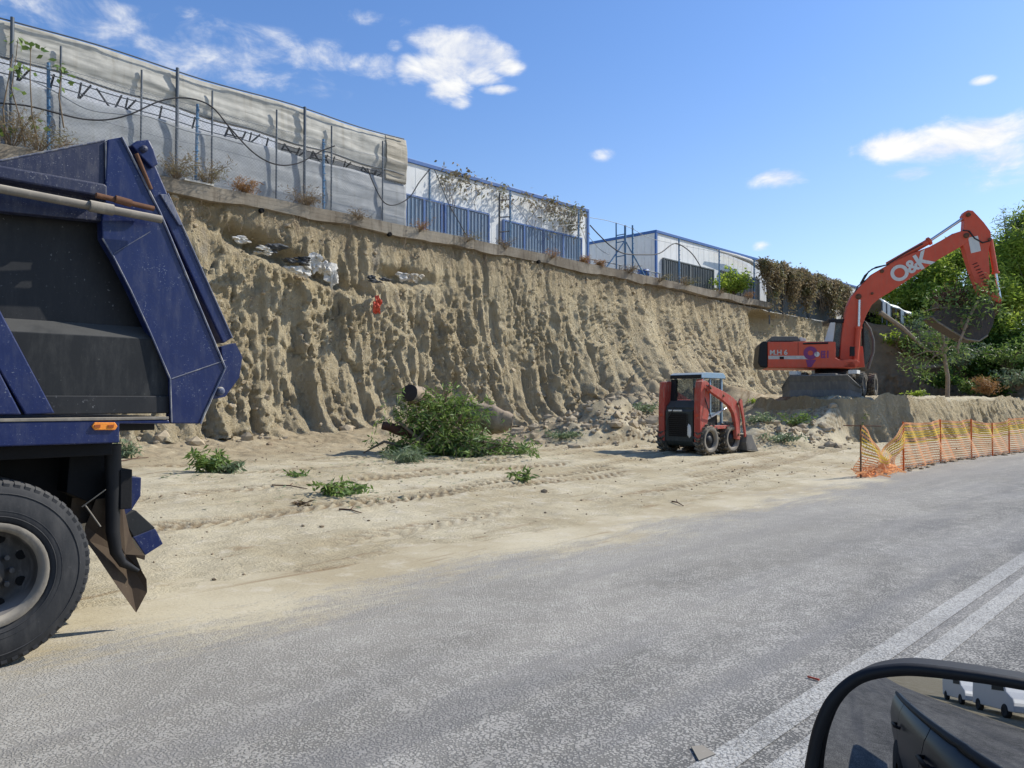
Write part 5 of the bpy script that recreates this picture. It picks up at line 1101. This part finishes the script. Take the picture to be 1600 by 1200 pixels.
vine_wall('withered_vines', 57.2, 70, lambda x: vt(x)-.9, lambda x: 6.0, 22.2, 4200, 'farther stretch of dead vines behind the excavator boom', 14)
# shade screen behind the vines
sc_ = MB(); sc_.box((46.0, 22.3, 7.25), (57, 22.34, EYE+8.0)); scn = sc_.build('fence_screen', M['gdoor']); tag(scn, 'grey shade screen on the fence behind the withered vines', 'screen')
for i, x in enumerate((46.1, 48, 52, 56)):
    m = MB(); m.tube([(x, 22.2, 6.4), (x, 22.2, EYE+8.5)], .05, 7); m.build('post', M['galv'], scn)
# vines creeping on the first white shed's eave and hanging in the fence
vine_wall('withered_vines', hy(690, 270, 24.3).x, hy(800, 300, 24.3).x, lambda x: zA+.02, lambda x: zA-.8, 24.42, 90, 'few dead vines hanging under the blue eave at the middle of the first white shed', 24, sd=1.2)
vine_wall('withered_vines', hy(815, 310, 24.3).x, hy(912, 330, 24.3).x, lambda x: zA-.15, lambda x: zA-3, 24.42, 200, 'dead vines hanging near the right corner of the first white shed', 25, sd=1.6)
# dry plants along the beam
for i, (px, py, r_, h_, lf, lb, cat, st) in enumerate(((275, 272, .7, .8, 'vine', 'dark dry bush on the beam right behind the truck tailgate top', 'bush', 34), (325, 285, .8, .9, 'vine', 'brown dry bush under the second blue fence post', 'bush', 34), (382, 296, .5, .5, 'dryo', 'orange dry grass tuft on the beam', 'grass tuft', 30),
                                              (478, 340, .8, .62, 'dry', 'wide tuft of straw-coloured weeds growing over the beam', 'weeds', 46), (60, 222, 1.0, .9, 'vine', 'dry bush left of the first blue fence post', 'bush', 34), (20, 215, .8, 1.1, 'vine', 'dry bush at the left edge of the picture', 'bush', 30), (120, 228, .6, .5, 'dry', 'dry tuft right of the first blue fence post', 'bush', 26),
                                              (915, 418, .35, .5, 'dryo', 'small straw tuft at the corner of the first white shed', 'grass tuft', 20), (938, 424, .3, .45, 'dryo', 'small straw tuft left of the braced post', 'grass tuft', 18), (982, 440, .7, .5, 'dry', 'dry tuft hanging over the beam under the braced post', 'weeds', 30), (1070, 445, .8, .5, 'vine', 'dry weeds below the grey doors of the second shed', 'weeds', 30))):
    p = hy(px, py, BY+.1); p.z = BT-.04-(.12 if px > 900 else 0); p.y = BY+.12; bush('dry_plant', p, r_, 700, lb, lf, cat, 70+i, .14, .02, h_, st, .007)
for i, (px, py, lb) in enumerate(((560, 352, 'small dry tuft on the beam under the right end of the tarp'), (655, 366, 'small dry tuft on the beam below the left blue doors'), (730, 380, 'dry tuft on the beam right of the white pillar between the blue doors'), (790, 392, 'thin dry weeds at the foot of the ladder brace'), (862, 405, 'dry weeds on the beam below the right blue doors'), (1030, 436, 'dry tuft at the blue corner post of the second shed'), (1125, 455, 'dry grass below the green bush of the second shed'), (1168, 465, 'dry grass at the right end of the concrete beam'))):
    p = hy(px, py, BY); p.z = BT-.12-(.12 if px > 900 else 0); p.y = BY-.02; bush('dry_plant', p, .45+.12*(i % 3), 320, lb, ('dry', 'dryo', 'vine')[i % 3], 'weeds', 170+i, .13, .02, .35+.1*(i % 2), 18, .006, group='weeds along the beam')
# green plants on top
p = hy(1148, 448, 22.9); bush('green_bush', Vector((p.x, 22.9, BT+.2)), 1.4, 1900, 'bright green bush in front of the second shed beside the vines', 'leafC', 'bush', 91, .2, .11, 1.5, 26, .02)
cl = empty('climbing_plant', (hy(28, 200, FY).x, FY-.1, BT), 0, 'thin climbing plant with a few yellow-green leaves at the left end of the fence', 'climbing plant'); m = MB(); ms = MB(); rr = random.Random(8)
for pts in (((40, 230), (30, 180), (18, 140), (25, 90), (28, 62)), ((10, 230), (5, 170), (14, 120), (20, 85)), ((100, 200), (92, 150), (96, 118), (95, 100)), ((60, 225), (50, 180), (47, 120), (48, 75))):
    P = [hy(a, b, FY-.15) for a, b in pts]; ms.tube(P, [.022, .018, .014, .010, .008][:len(P)], 5)
for (a, b, n_) in ((28, 66, 16), (58, 76, 9), (95, 102, 9), (98, 118, 6), (28, 103, 7), (38, 112, 7), (30, 142, 5), (55, 190, 10), (12, 203, 8), (100, 128, 4)):
    c = hy(a, b, FY-.16); leaves(m, [c+Vector((rr.gauss(0, .11), rr.gauss(0, .05), rr.gauss(0, .08))) for _ in range(n_)], .17, .13, rr, .4)
ms.build('stem', M['bark'], cl); m.build('foliage', M['leafA'], cl, fixn=False)
# roots hanging from the soil at the top of the bank
rr = random.Random(77); m = MB()
for _ in range(260):
    x = rr.uniform(8, 44); z = BT-.5-rr.uniform(0, .5); P = [Vector((x, 21.2, z))]
    for j in range(3): P.append(P[-1]+Vector((rr.gauss(0, .09), -rr.uniform(0, .1), -rr.uniform(.05, .25))))
    m.tube(P, .006, 4)
tag(m.build('hanging_roots', M['bark']), 'fine dead roots hanging below the concrete beam', 'roots', kind='stuff')

# ------------------------------------------------------------------ scraps buried in the bank
def crumple(c, sx, sz, mt, name, label, cat, seed, n=3):
    m = MB(); rr = random.Random(seed)
    for k in range(n): m.blob(c+Vector((rr.uniform(-sx, sx)*.7, rr.uniform(-.1, .05), rr.uniform(-sz, sz)*.7)), (sx*rr.uniform(.3, .6), .10, sz*rr.uniform(.3, .7)), .75, seed*7+k, 3)
    return tag(m.build(name, M[mt], fixn=False), label, cat)
for i, (px, py, sx, sz, mt, lb) in enumerate(((384, 378, .35, .12, 'cloth', 'thin white rag caught at the left end of the crevice'), (412, 392, .35, .10, 'cloth', 'white plastic strip under the dark slab in the crevice'), (430, 388, .55, .13, 'dcloth', 'dark plastic sheet sticking out of the bank left of the white rags'), (462, 405, .4, .12, 'dcloth', 'dark scrap just above the white rags'),
                                          (470, 420, .42, .16, 'cloth', 'dirty white rag hanging below the dark scrap'), (488, 408, .25, .28, 'cloth', 'crumpled white rag right of the dark scrap'), (516, 425, .34, .26, 'cloth', 'pale rag with a long tail in the middle of the bank'), (520, 450, .12, .45, 'cloth', 'narrow pale strip trailing down the bank'), (632, 434, .3, .14, 'cloth', 'white rag beside the dark hollow at upper centre of the bank'), (648, 432, .22, .16, 'stone', 'pale yellowish lump beside the white rag in the bank'), (592, 438, .45, .1, 'dcloth', 'dark scrap in the hollow above the red rag'))):
    crumple(hy(px, py, 21.1), sx, sz, mt, 'rag' if mt == 'cloth' else ('pale_lump' if mt == 'stone' else 'plastic_scrap'), lb, 'rag' if mt == 'cloth' else ('lump' if mt == 'stone' else 'scrap'), 100+i)
crumple(hy(589, 477, 21.0), .13, .26, 'rcloth', 'red_rag', 'small red rag stuck in the middle of the earth bank', 'rag', 130, 3)

# ------------------------------------------------------------------ felled tree and logs at the foot of the bank
b0 = gpt(690, 712); 
fb = empty('felled_tree', tuple(b0), 0, 'big heap of freshly cut leafy green branches at the foot of the bank', 'branches'); rr = random.Random(15); ms = MB(); m = MB()
def fp(px, py, d=20.5): return hd(px, py, d)
D0 = (b0-CAMP).dot(Vector((math.cos(TH), math.sin(TH), 0)))
main = [((640, 700), (600, 690), (560, 712)), ((650, 690), (690, 650), (700, 610)), ((660, 700), (650, 650), (640, 625)), ((680, 700), (720, 650), (725, 625)), ((690, 700), (750, 690), (815, 700)), ((660, 705), (630, 712), (595, 718)), ((680, 700), (715, 670), (735, 655)), ((660, 690), (630, 665), (615, 655)), ((700, 705), (760, 702), (800, 690))]
for pts in main: ms.tube([fp(a, b, D0+rr.uniform(-.3, .5)) for a, b in pts], [.05, .035, .012], 6)
for (px, py, sx, sz, n_) in ((690, 640, .55, .42, 1000), (650, 655, .5, .35, 750), (725, 655, .35, .45, 650), (680, 685, .9, .32, 1100), (735, 690, .7, .28, 1100), (730, 700, .8, .2, 900), (790, 700, .65, .12, 550), (640, 700, .5, .25, 420), (705, 628, .35, .2, 300)):
    c = fp(px, py, D0+.25)
    for _ in range(n_//10):
        q = c+Vector((rr.gauss(0, sx*.53), rr.gauss(0, .42), rr.gauss(0, sz*.6)))
        if q.z < gz(q.x, q.y)+.04: q.z = gz(q.x, q.y)+.05+rr.random()*.15
        e = q+Vector((rr.gauss(0, .2), rr.gauss(0, .2), rr.gauss(0, .15)-.1)); ms.tube([q, e], [.008, .004], 4)
        leaves(m, [q+(e-q)*rr.random()+Vector((rr.gauss(0, .05), rr.gauss(0, .05), rr.gauss(0, .05))) for _ in range(11)], .19, .042, rr, .5)
ms.build('branches', M['bark'], fb); m.build('foliage', M['leafA'], fb, fixn=False)
def sprig(px, py, r_, h_, n_, lf, label, seed, name='cut_branch', ln=.16, wd=.045, cat='branch'):
    p = gpt(px, py); bush(name, p, r_, n_, label, lf, cat, seed, ln, wd, h_, 14, .009, flat=.8, droop=.4)
sprig(632, 722, .62, .30, 620, 'leafG', 'low grey-green clump of cut grass-like leaves in front of the leafy heap', 201, ln=.24, wd=.022)
sprig(328, 738, .40, .42, 420, 'leafA', 'yellow-green leafy sprig left on the sand near the truck', 202)
sprig(352, 738, .32, .22, 220, 'leafG', 'grey-green sprig on the sand right of the yellow-green one', 203)
sprig(541, 774, .48, .22, 420, 'leafA', 'dark green leafy branch lying alone on the sand at centre left', 204, ln=.13)
sprig(812, 751, .22, .2, 90, 'leafA', 'small twig with green leaves on the sand before the leafy heap', 205)
sprig(463, 744, .22, .08, 90, 'leafA', 'tiny flat green sprig on the sand between the truck and the leafy heap', 206, ln=.1)
sprig(196, 716, .3, .4, 200, 'leafG', 'green weed clump showing right behind the truck chassis', 207)
sprig(470, 788, .16, .05, 40, 'dry', 'bit of dry debris on the tyre tracks', 208, cat='debris')
sprig(742, 712, .4, .16, 200, 'leafG', 'grey-green cut twigs at the right front of the leafy heap', 209)
for i, (px, py, r_, h_, lf, lb) in enumerate(((1185, 662, .7, .35, 'leafG', 'green cuttings lying behind the loader bucket'), (1240, 668, .7, .55, 'leafA', 'dark green leafy cuttings on the rubble right of the loader'), (1215, 690, .8, .25, 'leafG', 'low green cuttings at the foot of the rubble right of the loader'), (1190, 632, .6, .3, 'leafC', 'yellow-green weeds on the rubble crest behind the loader arm'),
                                          (880, 684, .7, .2, 'leafG', 'thin green weeds on the left foot of the earth heap'), (1000, 645, .8, .35, 'leafG', 'olive weeds on the earth left of the loader'), (1265, 618, .5, .25, 'leafC', 'yellow-green weeds on the bench edge before the dozer blade'), (1340, 668, .35, .5, 'leafA', 'small green plant hanging on the bench face behind the net fence'), (1430, 618, .5, .2, 'leafC', 'small green weeds on the bench right of the excavator wheels'))):
    p = gpt(px, py) if py > 640 else hd(px, py, 33); bush('weeds', p, r_, 330, lb, lf, 'weeds', 220+i, .15, .05, h_, 16, .008)
# logs
def log(pts, rad, name, mt, label, seg=14, cutm='cut', seed=1):
    P = [Vector(p) for p in pts]; r = empty(name, tuple(P[0]), 0, label, 'log'); m = MB(); rr = random.Random(seed); Q = []; R = []
    for i in range(len(P)-1):
        for k in range(4): t = k/4; Q.append(P[i].lerp(P[i+1], t)+Vector((rr.gauss(0, .008), rr.gauss(0, .008), rr.gauss(0, .008)))); R.append((rad[i]*(1-t)+rad[i+1]*t)*rr.uniform(.95, 1.06))
    Q.append(P[-1]); R.append(rad[-1]); m.tube(Q, R, seg); m.v = [tuple(Vector(v_)+(Vector(v_)-min(Q, key=lambda q_: (q_-Vector(v_)).length))*(rr.uniform(-.10, .12)+.10*math.sin(v_[0]*9+v_[2]*13))) for v_ in m.v]; m.build('bark', M[mt], r); m = MB(); d_ = (P[0]-P[1]).normalized(); m.lathe([(.0, rad[0]*.97), (.012, rad[0]*.9), (.012, .001)], P[0], d_, seg); m.build('cut_face', M[cutm], r); return r
log([fp(640, 614, D0+.1), fp(662, 622, D0+.8), fp(690, 640, D0+1.6)], [.22, .21, .18], 'log', 'barkp', 'cut log with a dark round end sticking up out of the leafy heap')
log([fp(598, 665, D0+.1), fp(640, 676, D0+.3), fp(680, 690, D0+.5)], [.10, .14, .13], 'log', 'barkd', 'dark reddish branch log at the left side of the leafy heap', seed=4)
c_ = gpt(765, 688); log([fp(800, 660, D0+1.0), fp(770, 655, D0+1.0), fp(745, 650, D0+1.1), fp(715, 638, D0+1.3)], [.22, .34, .34, .26], 'log', 'barkp', 'thick pale tree stump log lying right of the leafy heap', 16, seed=6)
m = MB(); 
for k, (a, b) in enumerate((((600, 698), (520, 706)), ((640, 700), (610, 702)))): pass
# twigs on the sand
for i, ((a, b, c2, d2), lb) in enumerate((((425, 760, 480, 766), 'thin dry stick on the sand near centre left'), ((1050, 785, 1068, 792), 'small forked dark twig at the edge of the asphalt'), ((530, 798, 565, 804), 'thin dry twig on the sand below the dark green branch'), ((190, 722, 232, 716), 'dry stick on the sand behind the truck'))):
    p = gpt(a, b); q = gpt(c2, d2); m = MB(); m.tube([p+Vector((0, 0, .015)), (p+q)/2+Vector((.02, .02, .03)), q+Vector((0, 0, .015))], [.012, .01, .006], 5); m.tube([(p+q)/2+Vector((.02, .02, .03)), (p+q)/2+Vector((.12, .1, .06))], [.008, .004], 5); tag(m.build('twig', M['barkd']), lb, 'twig')
p = hz(1265, 1060, .02); m = MB(); m.tube([hz(1262, 1057, .015), hz(1280, 1062, .015)], .006, 5); tag(m.build('red_scrap', M['rcloth']), 'tiny red scrap lying on the asphalt above the mirror', 'scrap')

# ------------------------------------------------------------------ orange net barrier
fpx = [(1345, 745, 665), (1412, 734, 661), (1470, 722, 657), (1518, 715, 656), (1551, 711, 662), (1577, 708, 655)]
bp_ = [hz(a, b, .03) for a, b, _ in fpx]; tz = [CAMP.z+(px_ray(a, c).z)*((Vector(bp_[i])-CAMP).dot(Vector((math.cos(TH), math.sin(TH), 0)))) / 1.0 for i, (a, b, c) in enumerate(fpx)]
nf = empty('net_barrier', tuple(bp_[0]), 0, 'orange and yellow plastic net barrier along the road edge, sagging at its near end', 'barrier')
P_ = [Vector((p.x, p.y, 0)) for p in bp_]; dirn = (P_[-1]-P_[0]).normalized()
x = 0
for k in range(9): P_.append(P_[-1]+dirn*3.2); tz.append(1.12+.05*math.sin(k*2.3))
for i, p in enumerate(P_):
    if i > 0 and i % 1 == 0:
        m = MB(); m.tube([(p.x, p.y, -.05), (p.x+random.uniform(-.02, .02), p.y, tz[i]+.03)], .02, 7); m.build('post', M['orange'], nf)
m = MB(); m.tube([(P_[0].x, P_[0].y, -.05), (P_[0].x+.02, P_[0].y, tz[0]+.02)], .018, 7); m.tube([(P_[0].x-.1, P_[0].y+.3, tz[0]+.0), (P_[0].x+.6, P_[0].y-.2, tz[0]-.02)], .012, 6); m.build('post', M['rust'], nf)
S_ = [0]
for i in range(1, len(P_)): S_.append(S_[-1]+(P_[i]-P_[i-1]).length)
def net_at(s, t):
    i = max(0, min(len(S_)-2, int(np.searchsorted(S_, s)-1))); u_ = (s-S_[i])/(S_[i+1]-S_[i]); p = P_[i].lerp(P_[i+1], u_); zt_ = tz[i]*(1-u_)+tz[i+1]*u_
    sag = (.40 if i == 0 else .05)*(1-abs(2*u_-1))**(1.0 if i == 0 else .8)*(1.6 if i == 0 else 1)
    top = zt_-sag; bot = .05+(.0 if i else .0); z = bot+(top-bot)*t; wv = .05*math.sin(s*3.1+t*4)+.03*math.sin(s*7.7+t*9+1)
    if i == 0: wv += .16*math.sin(t*7)*(1-t)+.1*math.sin(s*9)*(1-t); z = bot+(top-bot)*t**1.25
    return Vector((p.x+wv*.4, p.y+wv, max(z, .02)))
mo = MB(); my = MB(); SL = S_[-1]; NS_ = int(SL/.075); NT_ = 16
def ribbon(m, a, b, w_, vert):
    d_ = (b-a).normalized(); s = d_.cross(Vector((-dirn.y, dirn.x, 0))).normalized()*w_*.5; m.add([a-s, a+s, b+s, b-s], [(0, 1, 2, 3)])
pts_ = [[net_at(SL*i/NS_, t/NT_) for t in range(NT_+1)] for i in range(NS_+1)]
for i in range(NS_):
    far = S_[1] < SL*i/NS_
    for t in range(NT_+1):
        yb = t in (11, 12, 13, 15) or t == 9; ribbon(my if yb else mo, pts_[i][t], pts_[i+1][t], .036 if yb else (.045 if t == NT_ else .024), 0)
        if t < NT_: ribbon(my if (t in (11, 12)) else mo, pts_[i][t], pts_[i][t+1], .022, 1)
mo.build('orange_net', M['net'], nf, fixn=False); my.build('yellow_band', M['nety'], nf, fixn=False)
# crumpled foot of the net
m = MB(); rr = random.Random(41); c = P_[0].lerp(P_[1], .45)
for k in range(90):
    q = P_[0].lerp(P_[1], rr.uniform(.02, .75))+Vector((rr.gauss(0, .08), rr.gauss(0, .1), abs(rr.gauss(0, .13))+.02)); e = q+Vector((rr.gauss(0, .13), rr.gauss(0, .09), rr.gauss(0, .09))); e.z = max(.015, e.z); ribbon(m, q, e, .035, 0)
m.build('crumpled_net', M['net'], nf, fixn=False)
# dark soil curb under the net
m = MB(); rr = random.Random(2)
for k in range(260):
    s = rr.uniform(S_[1]*.9, SL); q = net_at(min(s, SL-.01), 0); m.blob((q.x+rr.gauss(0, .04), q.y+rr.gauss(0, .05), .02), (rr.uniform(.05, .14), rr.uniform(.03, .07), rr.uniform(.02, .05)), .4, k, 1)
tag(m.build('soil_strip', M['clodb'], fixn=False), 'strip of dark soil along the foot of the net barrier', 'soil', kind='stuff')

# ------------------------------------------------------------------ polytunnels behind the excavator
def tunnel(px0, px1, ptop, d, wdt, ln, hgt, label):
    a = hd(px0, ptop, d); b = hd(px1, ptop+ (px1-px0)*.45, d*1.02); dr = (b-a); dr.z = 0; L0 = dr.length; dr.normalize(); n_ = Vector((-dr.y, dr.x, 0)); r = empty('polytunnel', tuple(a), 0, label, 'polytunnel'); m = MB(); vs = []; N_ = 10; K = 12
    zt0 = a.z; zt1 = b.z
    for i in range(N_+1):
        t = i/N_; c = a.lerp(Vector((b.x, b.y, a.z)), t); zt_ = zt0+(zt1-zt0)*t+.06*math.sin(i*2)
        for k in range(K+1): q = math.pi*k/K; vs.append(c-dr*0-n_*(-wdt)*(1-math.cos(q))*.5*2*.5+Vector((0, 0, zt_-a.z-hgt*.35*(1-math.sin(q)))))
    fs = [(i*(K+1)+k, i*(K+1)+k+1, (i+1)*(K+1)+k+1, (i+1)*(K+1)+k) for i in range(N_) for k in range(K)]; m.add(vs, fs, True); o = m.build('roof', M['plastic'], r); sl = o.modifiers.new('t', 'SOLIDIFY'); sl.thickness = .03
    m = MB(); rr = random.Random(int(px0))
    for i in range(N_+1):
        t = i/N_; c = a.lerp(Vector((b.x, b.y, a.z)), t); zt_ = zt0+(zt1-zt0)*t-hgt*.35; m.tube([(c.x, c.y, zt_), (c.x, c.y, zt_-hgt)], .05, 5)
    m.build('posts', M['galv'], r)
    for i in range(N_):
        if rr.random() < .45:
            t = (i+.15)/N_; t2 = (i+.85)/N_; m = MB(); A_ = a.lerp(Vector((b.x, b.y, a.z)), t); B_ = a.lerp(Vector((b.x, b.y, a.z)), t2); zt_ = zt0+(zt1-zt0)*t-hgt*.30
            m.prism([(A_.x, A_.y, zt_), (B_.x, B_.y, zt_-.1), (B_.x, B_.y, zt_-hgt*rr.uniform(.5, 1)), (A_.x, A_.y, zt_-hgt*rr.uniform(.5, 1))], n_*.02); m.build('side_sheet', M['plastic'], r)
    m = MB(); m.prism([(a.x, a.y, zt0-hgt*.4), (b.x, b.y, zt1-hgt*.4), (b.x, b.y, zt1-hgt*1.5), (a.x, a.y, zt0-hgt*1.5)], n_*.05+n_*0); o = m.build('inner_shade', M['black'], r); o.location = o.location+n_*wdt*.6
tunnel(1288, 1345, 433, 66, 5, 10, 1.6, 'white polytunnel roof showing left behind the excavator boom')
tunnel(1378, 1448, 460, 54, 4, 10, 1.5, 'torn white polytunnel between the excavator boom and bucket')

# ------------------------------------------------------------------ the photographer's car with its mirror, and vans across the road
car = empty('grey_car', (-.2, -.9, 0), 0, 'dark grey car at the camera, its black-rimmed door mirror at the lower right', 'car')
def flank(x0, x1, name, par):
    m = MB(); sec = [(-.16, .30), (-.085, .36), (-.05, .55), (-.035, .78), (-.06, .93), (-.10, 1.02), (-.16, 1.03), (-.18, .9), (-.18, .30)]; X_ = np.linspace(x0, x1, 12)
    vs = [(x, y-.035*(x+.4)**2*.5, z+.012*(-x)) for x in X_ for y, z in sec]; k_ = len(sec)
    m.add(vs, [(i*k_+j, (i+1)*k_+j, (i+1)*k_+(j+1) % k_, i*k_+(j+1) % k_) for i in range(11) for j in range(k_)], True); m.add(vs[:k_], [tuple(range(k_))]); m.add(vs[-k_:], [tuple(range(k_))]); return m.build(name, M['carpaint'], par)
fd = flank(-.62, .72, 'front_door', car); rd = flank(-1.75, -.635, 'rear_door', car); flank(-2.9, -1.765, 'rear_wing', car); flank(.735, 1.7, 'front_wing', car)
for x, p_ in ((-.55, fd), (-1.62, rd)): m = MB(); m.tube([(x, -.05, .86), (x+.02, -.01, .865), (x+.18, -.01, .865), (x+.2, -.05, .86)], .014, 8); m.build('door_handle', M['black'], p_)
m = MB(); m.tube([(x, -.105-.0175*(x+.4)**2, 1.035-.012*x) for x in np.linspace(.72, -2.8, 14)], .02, 8); m.build('window_seal', M['black'], car)
for x in (1.15, -1.85):
    m = MB(); m.lathe([(0, .19), (-.02, .30), (.03, .33), (.2, .33), (.2, .1)], (x, -.28, .335), (0, 1, 0), 30); m.build('wheel', M['rubber'], car)
# mirror: outline of the rim and glass traced on the tilted plane of the glass
MP = hd(1470, 1165, .80)
cf2 = Vector((math.cos(TH), math.sin(TH), 0)); cr2 = Vector((math.sin(TH), -math.cos(TH), 0))
MN = (-cf2*.816-cr2*.46+Vector((0, 0, .075))).normalized()
def mp(px, py, off=0.0): return hp(px, py, MP+MN*off, MN)
outer_ = [(1255, 1215), (1262, 1170), (1272, 1130), (1290, 1092), (1318, 1062), (1350, 1045), (1395, 1037), (1440, 1037), (1520, 1047), (1600, 1060), (1680, 1075), (1740, 1100), (1770, 1150), (1775, 1230), (1760, 1330), (1700, 1370), (1500, 1380), (1330, 1370), (1275, 1320), (1255, 1260)]
inner_ = [(1277, 1215), (1283, 1172), (1292, 1138), (1308, 1104), (1335, 1076), (1362, 1063), (1400, 1057), (1440, 1057), (1520, 1066), (1600, 1079), (1672, 1093), (1722, 1115), (1748, 1158), (1752, 1230), (1738, 1315), (1690, 1350), (1500, 1358), (1340, 1350), (1293, 1308), (1278, 1260)]
def smoothloop(pts, k=4):
    n = len(pts); o = []
    for i in range(n):
        p0, p1, p2, p3 = [Vector((*pts[(i+j-1) % n], 0)) for j in range(4)]
        for q in range(k):
            t = q/k; v_ = .5*((2*p1)+(p2-p0)*t+(2*p0-5*p1+4*p2-p3)*t*t+(3*p1-p0-3*p2+p3)*t**3); o.append((v_.x, v_.y))
    return o
O_ = smoothloop(outer_); I_ = smoothloop(inner_); n = len(O_); mid = [((a[0]+b[0])/2, (a[1]+b[1])/2) for a, b in zip(O_, I_)]
C_ = sum((mp(a, b) for a, b in O_), Vector())/n
rings = [[mp(a, b, -.012) for a, b in I_], [mp(a, b, .002) for a, b in I_], [mp(a, b, .010) for a, b in mid], [mp(a, b, .002) for a, b in O_], [mp(a, b, -.02) for a, b in O_],
         [C_+(mp(a, b, 0)-C_)*.9-MN*.07 for a, b in O_], [C_+(mp(a, b, 0)-C_)*.6-MN*.12 for a, b in O_], [C_+(mp(a, b, 0)-C_)*.1-MN*.135 for a, b in O_]]
m = MB(); vs = [p for r in rings for p in r]; m.add(vs, [(i*n+k, i*n+(k+1) % n, (i+1)*n+(k+1) % n, (i+1)*n+k) for i in range(len(rings)-1) for k in range(n)], True); hs = m.build('mirror_housing', M['black'], car)
m = MB(); P = [mp(a, b, -.008) for a, b in I_]; c = sum(P, Vector())/n; K_ = 9; RC = 1.0
for_ = [p+(c-p)*(j/K_) for j in range(K_) for p in P]+[c]
m.add([p-MN*((p-c).length_squared/(2*RC)-.004) for p in for_], [(i*n+k, i*n+(k+1) % n, (i+1)*n+(k+1) % n, (i+1)*n+k) for i in range(K_-1) for k in range(n)]+[((K_-1)*n+k, (K_-1)*n+(k+1) % n, K_*n) for k in range(n)], True); m.build('mirror_glass', M['mirror'], hs)
ca_ = C_-MN*.06; m = MB(); m.tube([ca_, Vector((ca_.x+.07, .05, ca_.z-.09)), Vector((ca_.x+.08, -.10, .97))], [.04, .04, .05], 10); m.build('mirror_arm', M['black'], hs)
def van(x, y, label):
    r = empty('white_van', (x, y, 0), 0, label, 'van', 'white vans parked across the road'); m = MB(); prof = [(-2.4, .35), (-2.45, 1.0), (-2.35, 1.95), (-2.2, 2.05), (.9, 2.05), (1.1, 1.98), (1.75, 1.2), (2.4, 1.0), (2.5, .8), (2.5, .35)]
    m.prism([(x+a, y, b) for a, b in prof], (0, -1.8, 0)); m.build('body', M['vanw'], r, .05)
    m = MB(); m.prism([(x+.2, y+.012, 1.2), (x+1.55, y+.012, 1.2), (x+1.05, y+.012, 1.85), (x+.2, y+.012, 1.85)], (0, -.02, 0)); m.build('side_window', M['black'], r)
    for a in (-1.6, 1.6): m = MB(); m.lathe([(-.02, .01), (-.02, .2), (-.03, .22), (-.03, .32), (.0, .34), (.2, .34), (.2, .1)], (x+a, y+.0, .34), (0, -1, 0), 24); m.build('wheel', M['rubber'], r)
van(-9, -6.3, 'white van parked across the road, nearer to the mirror'); van(-15.2, -6.4, 'white van parked across the road behind the first one')
van(-21.4, -6.4, 'white van parked across the road, last of the row')

# fallen leaves and crumbs of bark around the cut branches
rr = random.Random(123); m = MB()
for (px, py, s_, n_) in ((690, 716, 1.6, 420), (330, 742, .6, 60), (541, 778, .7, 80), (812, 752, .5, 30), (1215, 690, 1.2, 160), (600, 740, 1.5, 90), (460, 752, 1.2, 40), (760, 718, 1.4, 140)):
    c = gpt(px, py)
    for _ in range(n_):
        x, y = c.x+rr.gauss(0, s_), c.y+rr.gauss(0, s_*.55)
        if y < 7 or y > 20: continue
        a = rr.uniform(0, 6.28); l = rr.uniform(.05, .13); z = gz(x, y)+.012; d_ = Vector((math.cos(a), math.sin(a), rr.uniform(-.05, .25)))*l; q = Vector((-math.sin(a), math.cos(a), rr.uniform(-.3, .3)))*l*.16; p = Vector((x, y, z)); m.add([p, p+d_*.5+q, p+d_, p+d_*.5-q], [(0, 1, 2, 3)])
tag(m.build('leaf_litter', M['leafG'], fixn=False), 'loose narrow leaves scattered on the sand around the cut branches', 'leaf litter', kind='stuff')
# repeats of a kind share a group
GN = dict(rag='rags caught in the earth bank', scrap='scraps caught in the bank', cable='cables and wires hanging on the fence', branch='cut branches', weeds='weeds', bush='dry bushes on the beam', wire='cables and wires hanging on the fence', twig='twigs on the sand', vines='withered vines', polytunnel='white polytunnels', shed='white sheds', log='logs in the brush heap', shrub='shrubs')
GN['grass tuft'] = 'straw tufts on the beam'; GN['dead wood'] = 'dead trunks on the hillside'
from collections import Counter
cn = Counter(o.get('category') for o in scene.objects if o.parent is None and o.get('category'))
for o in scene.objects:
    if o.parent is None and o.get('category') in GN and cn[o['category']] > 1 and not o.get('group'): o['group'] = GN[o['category']]
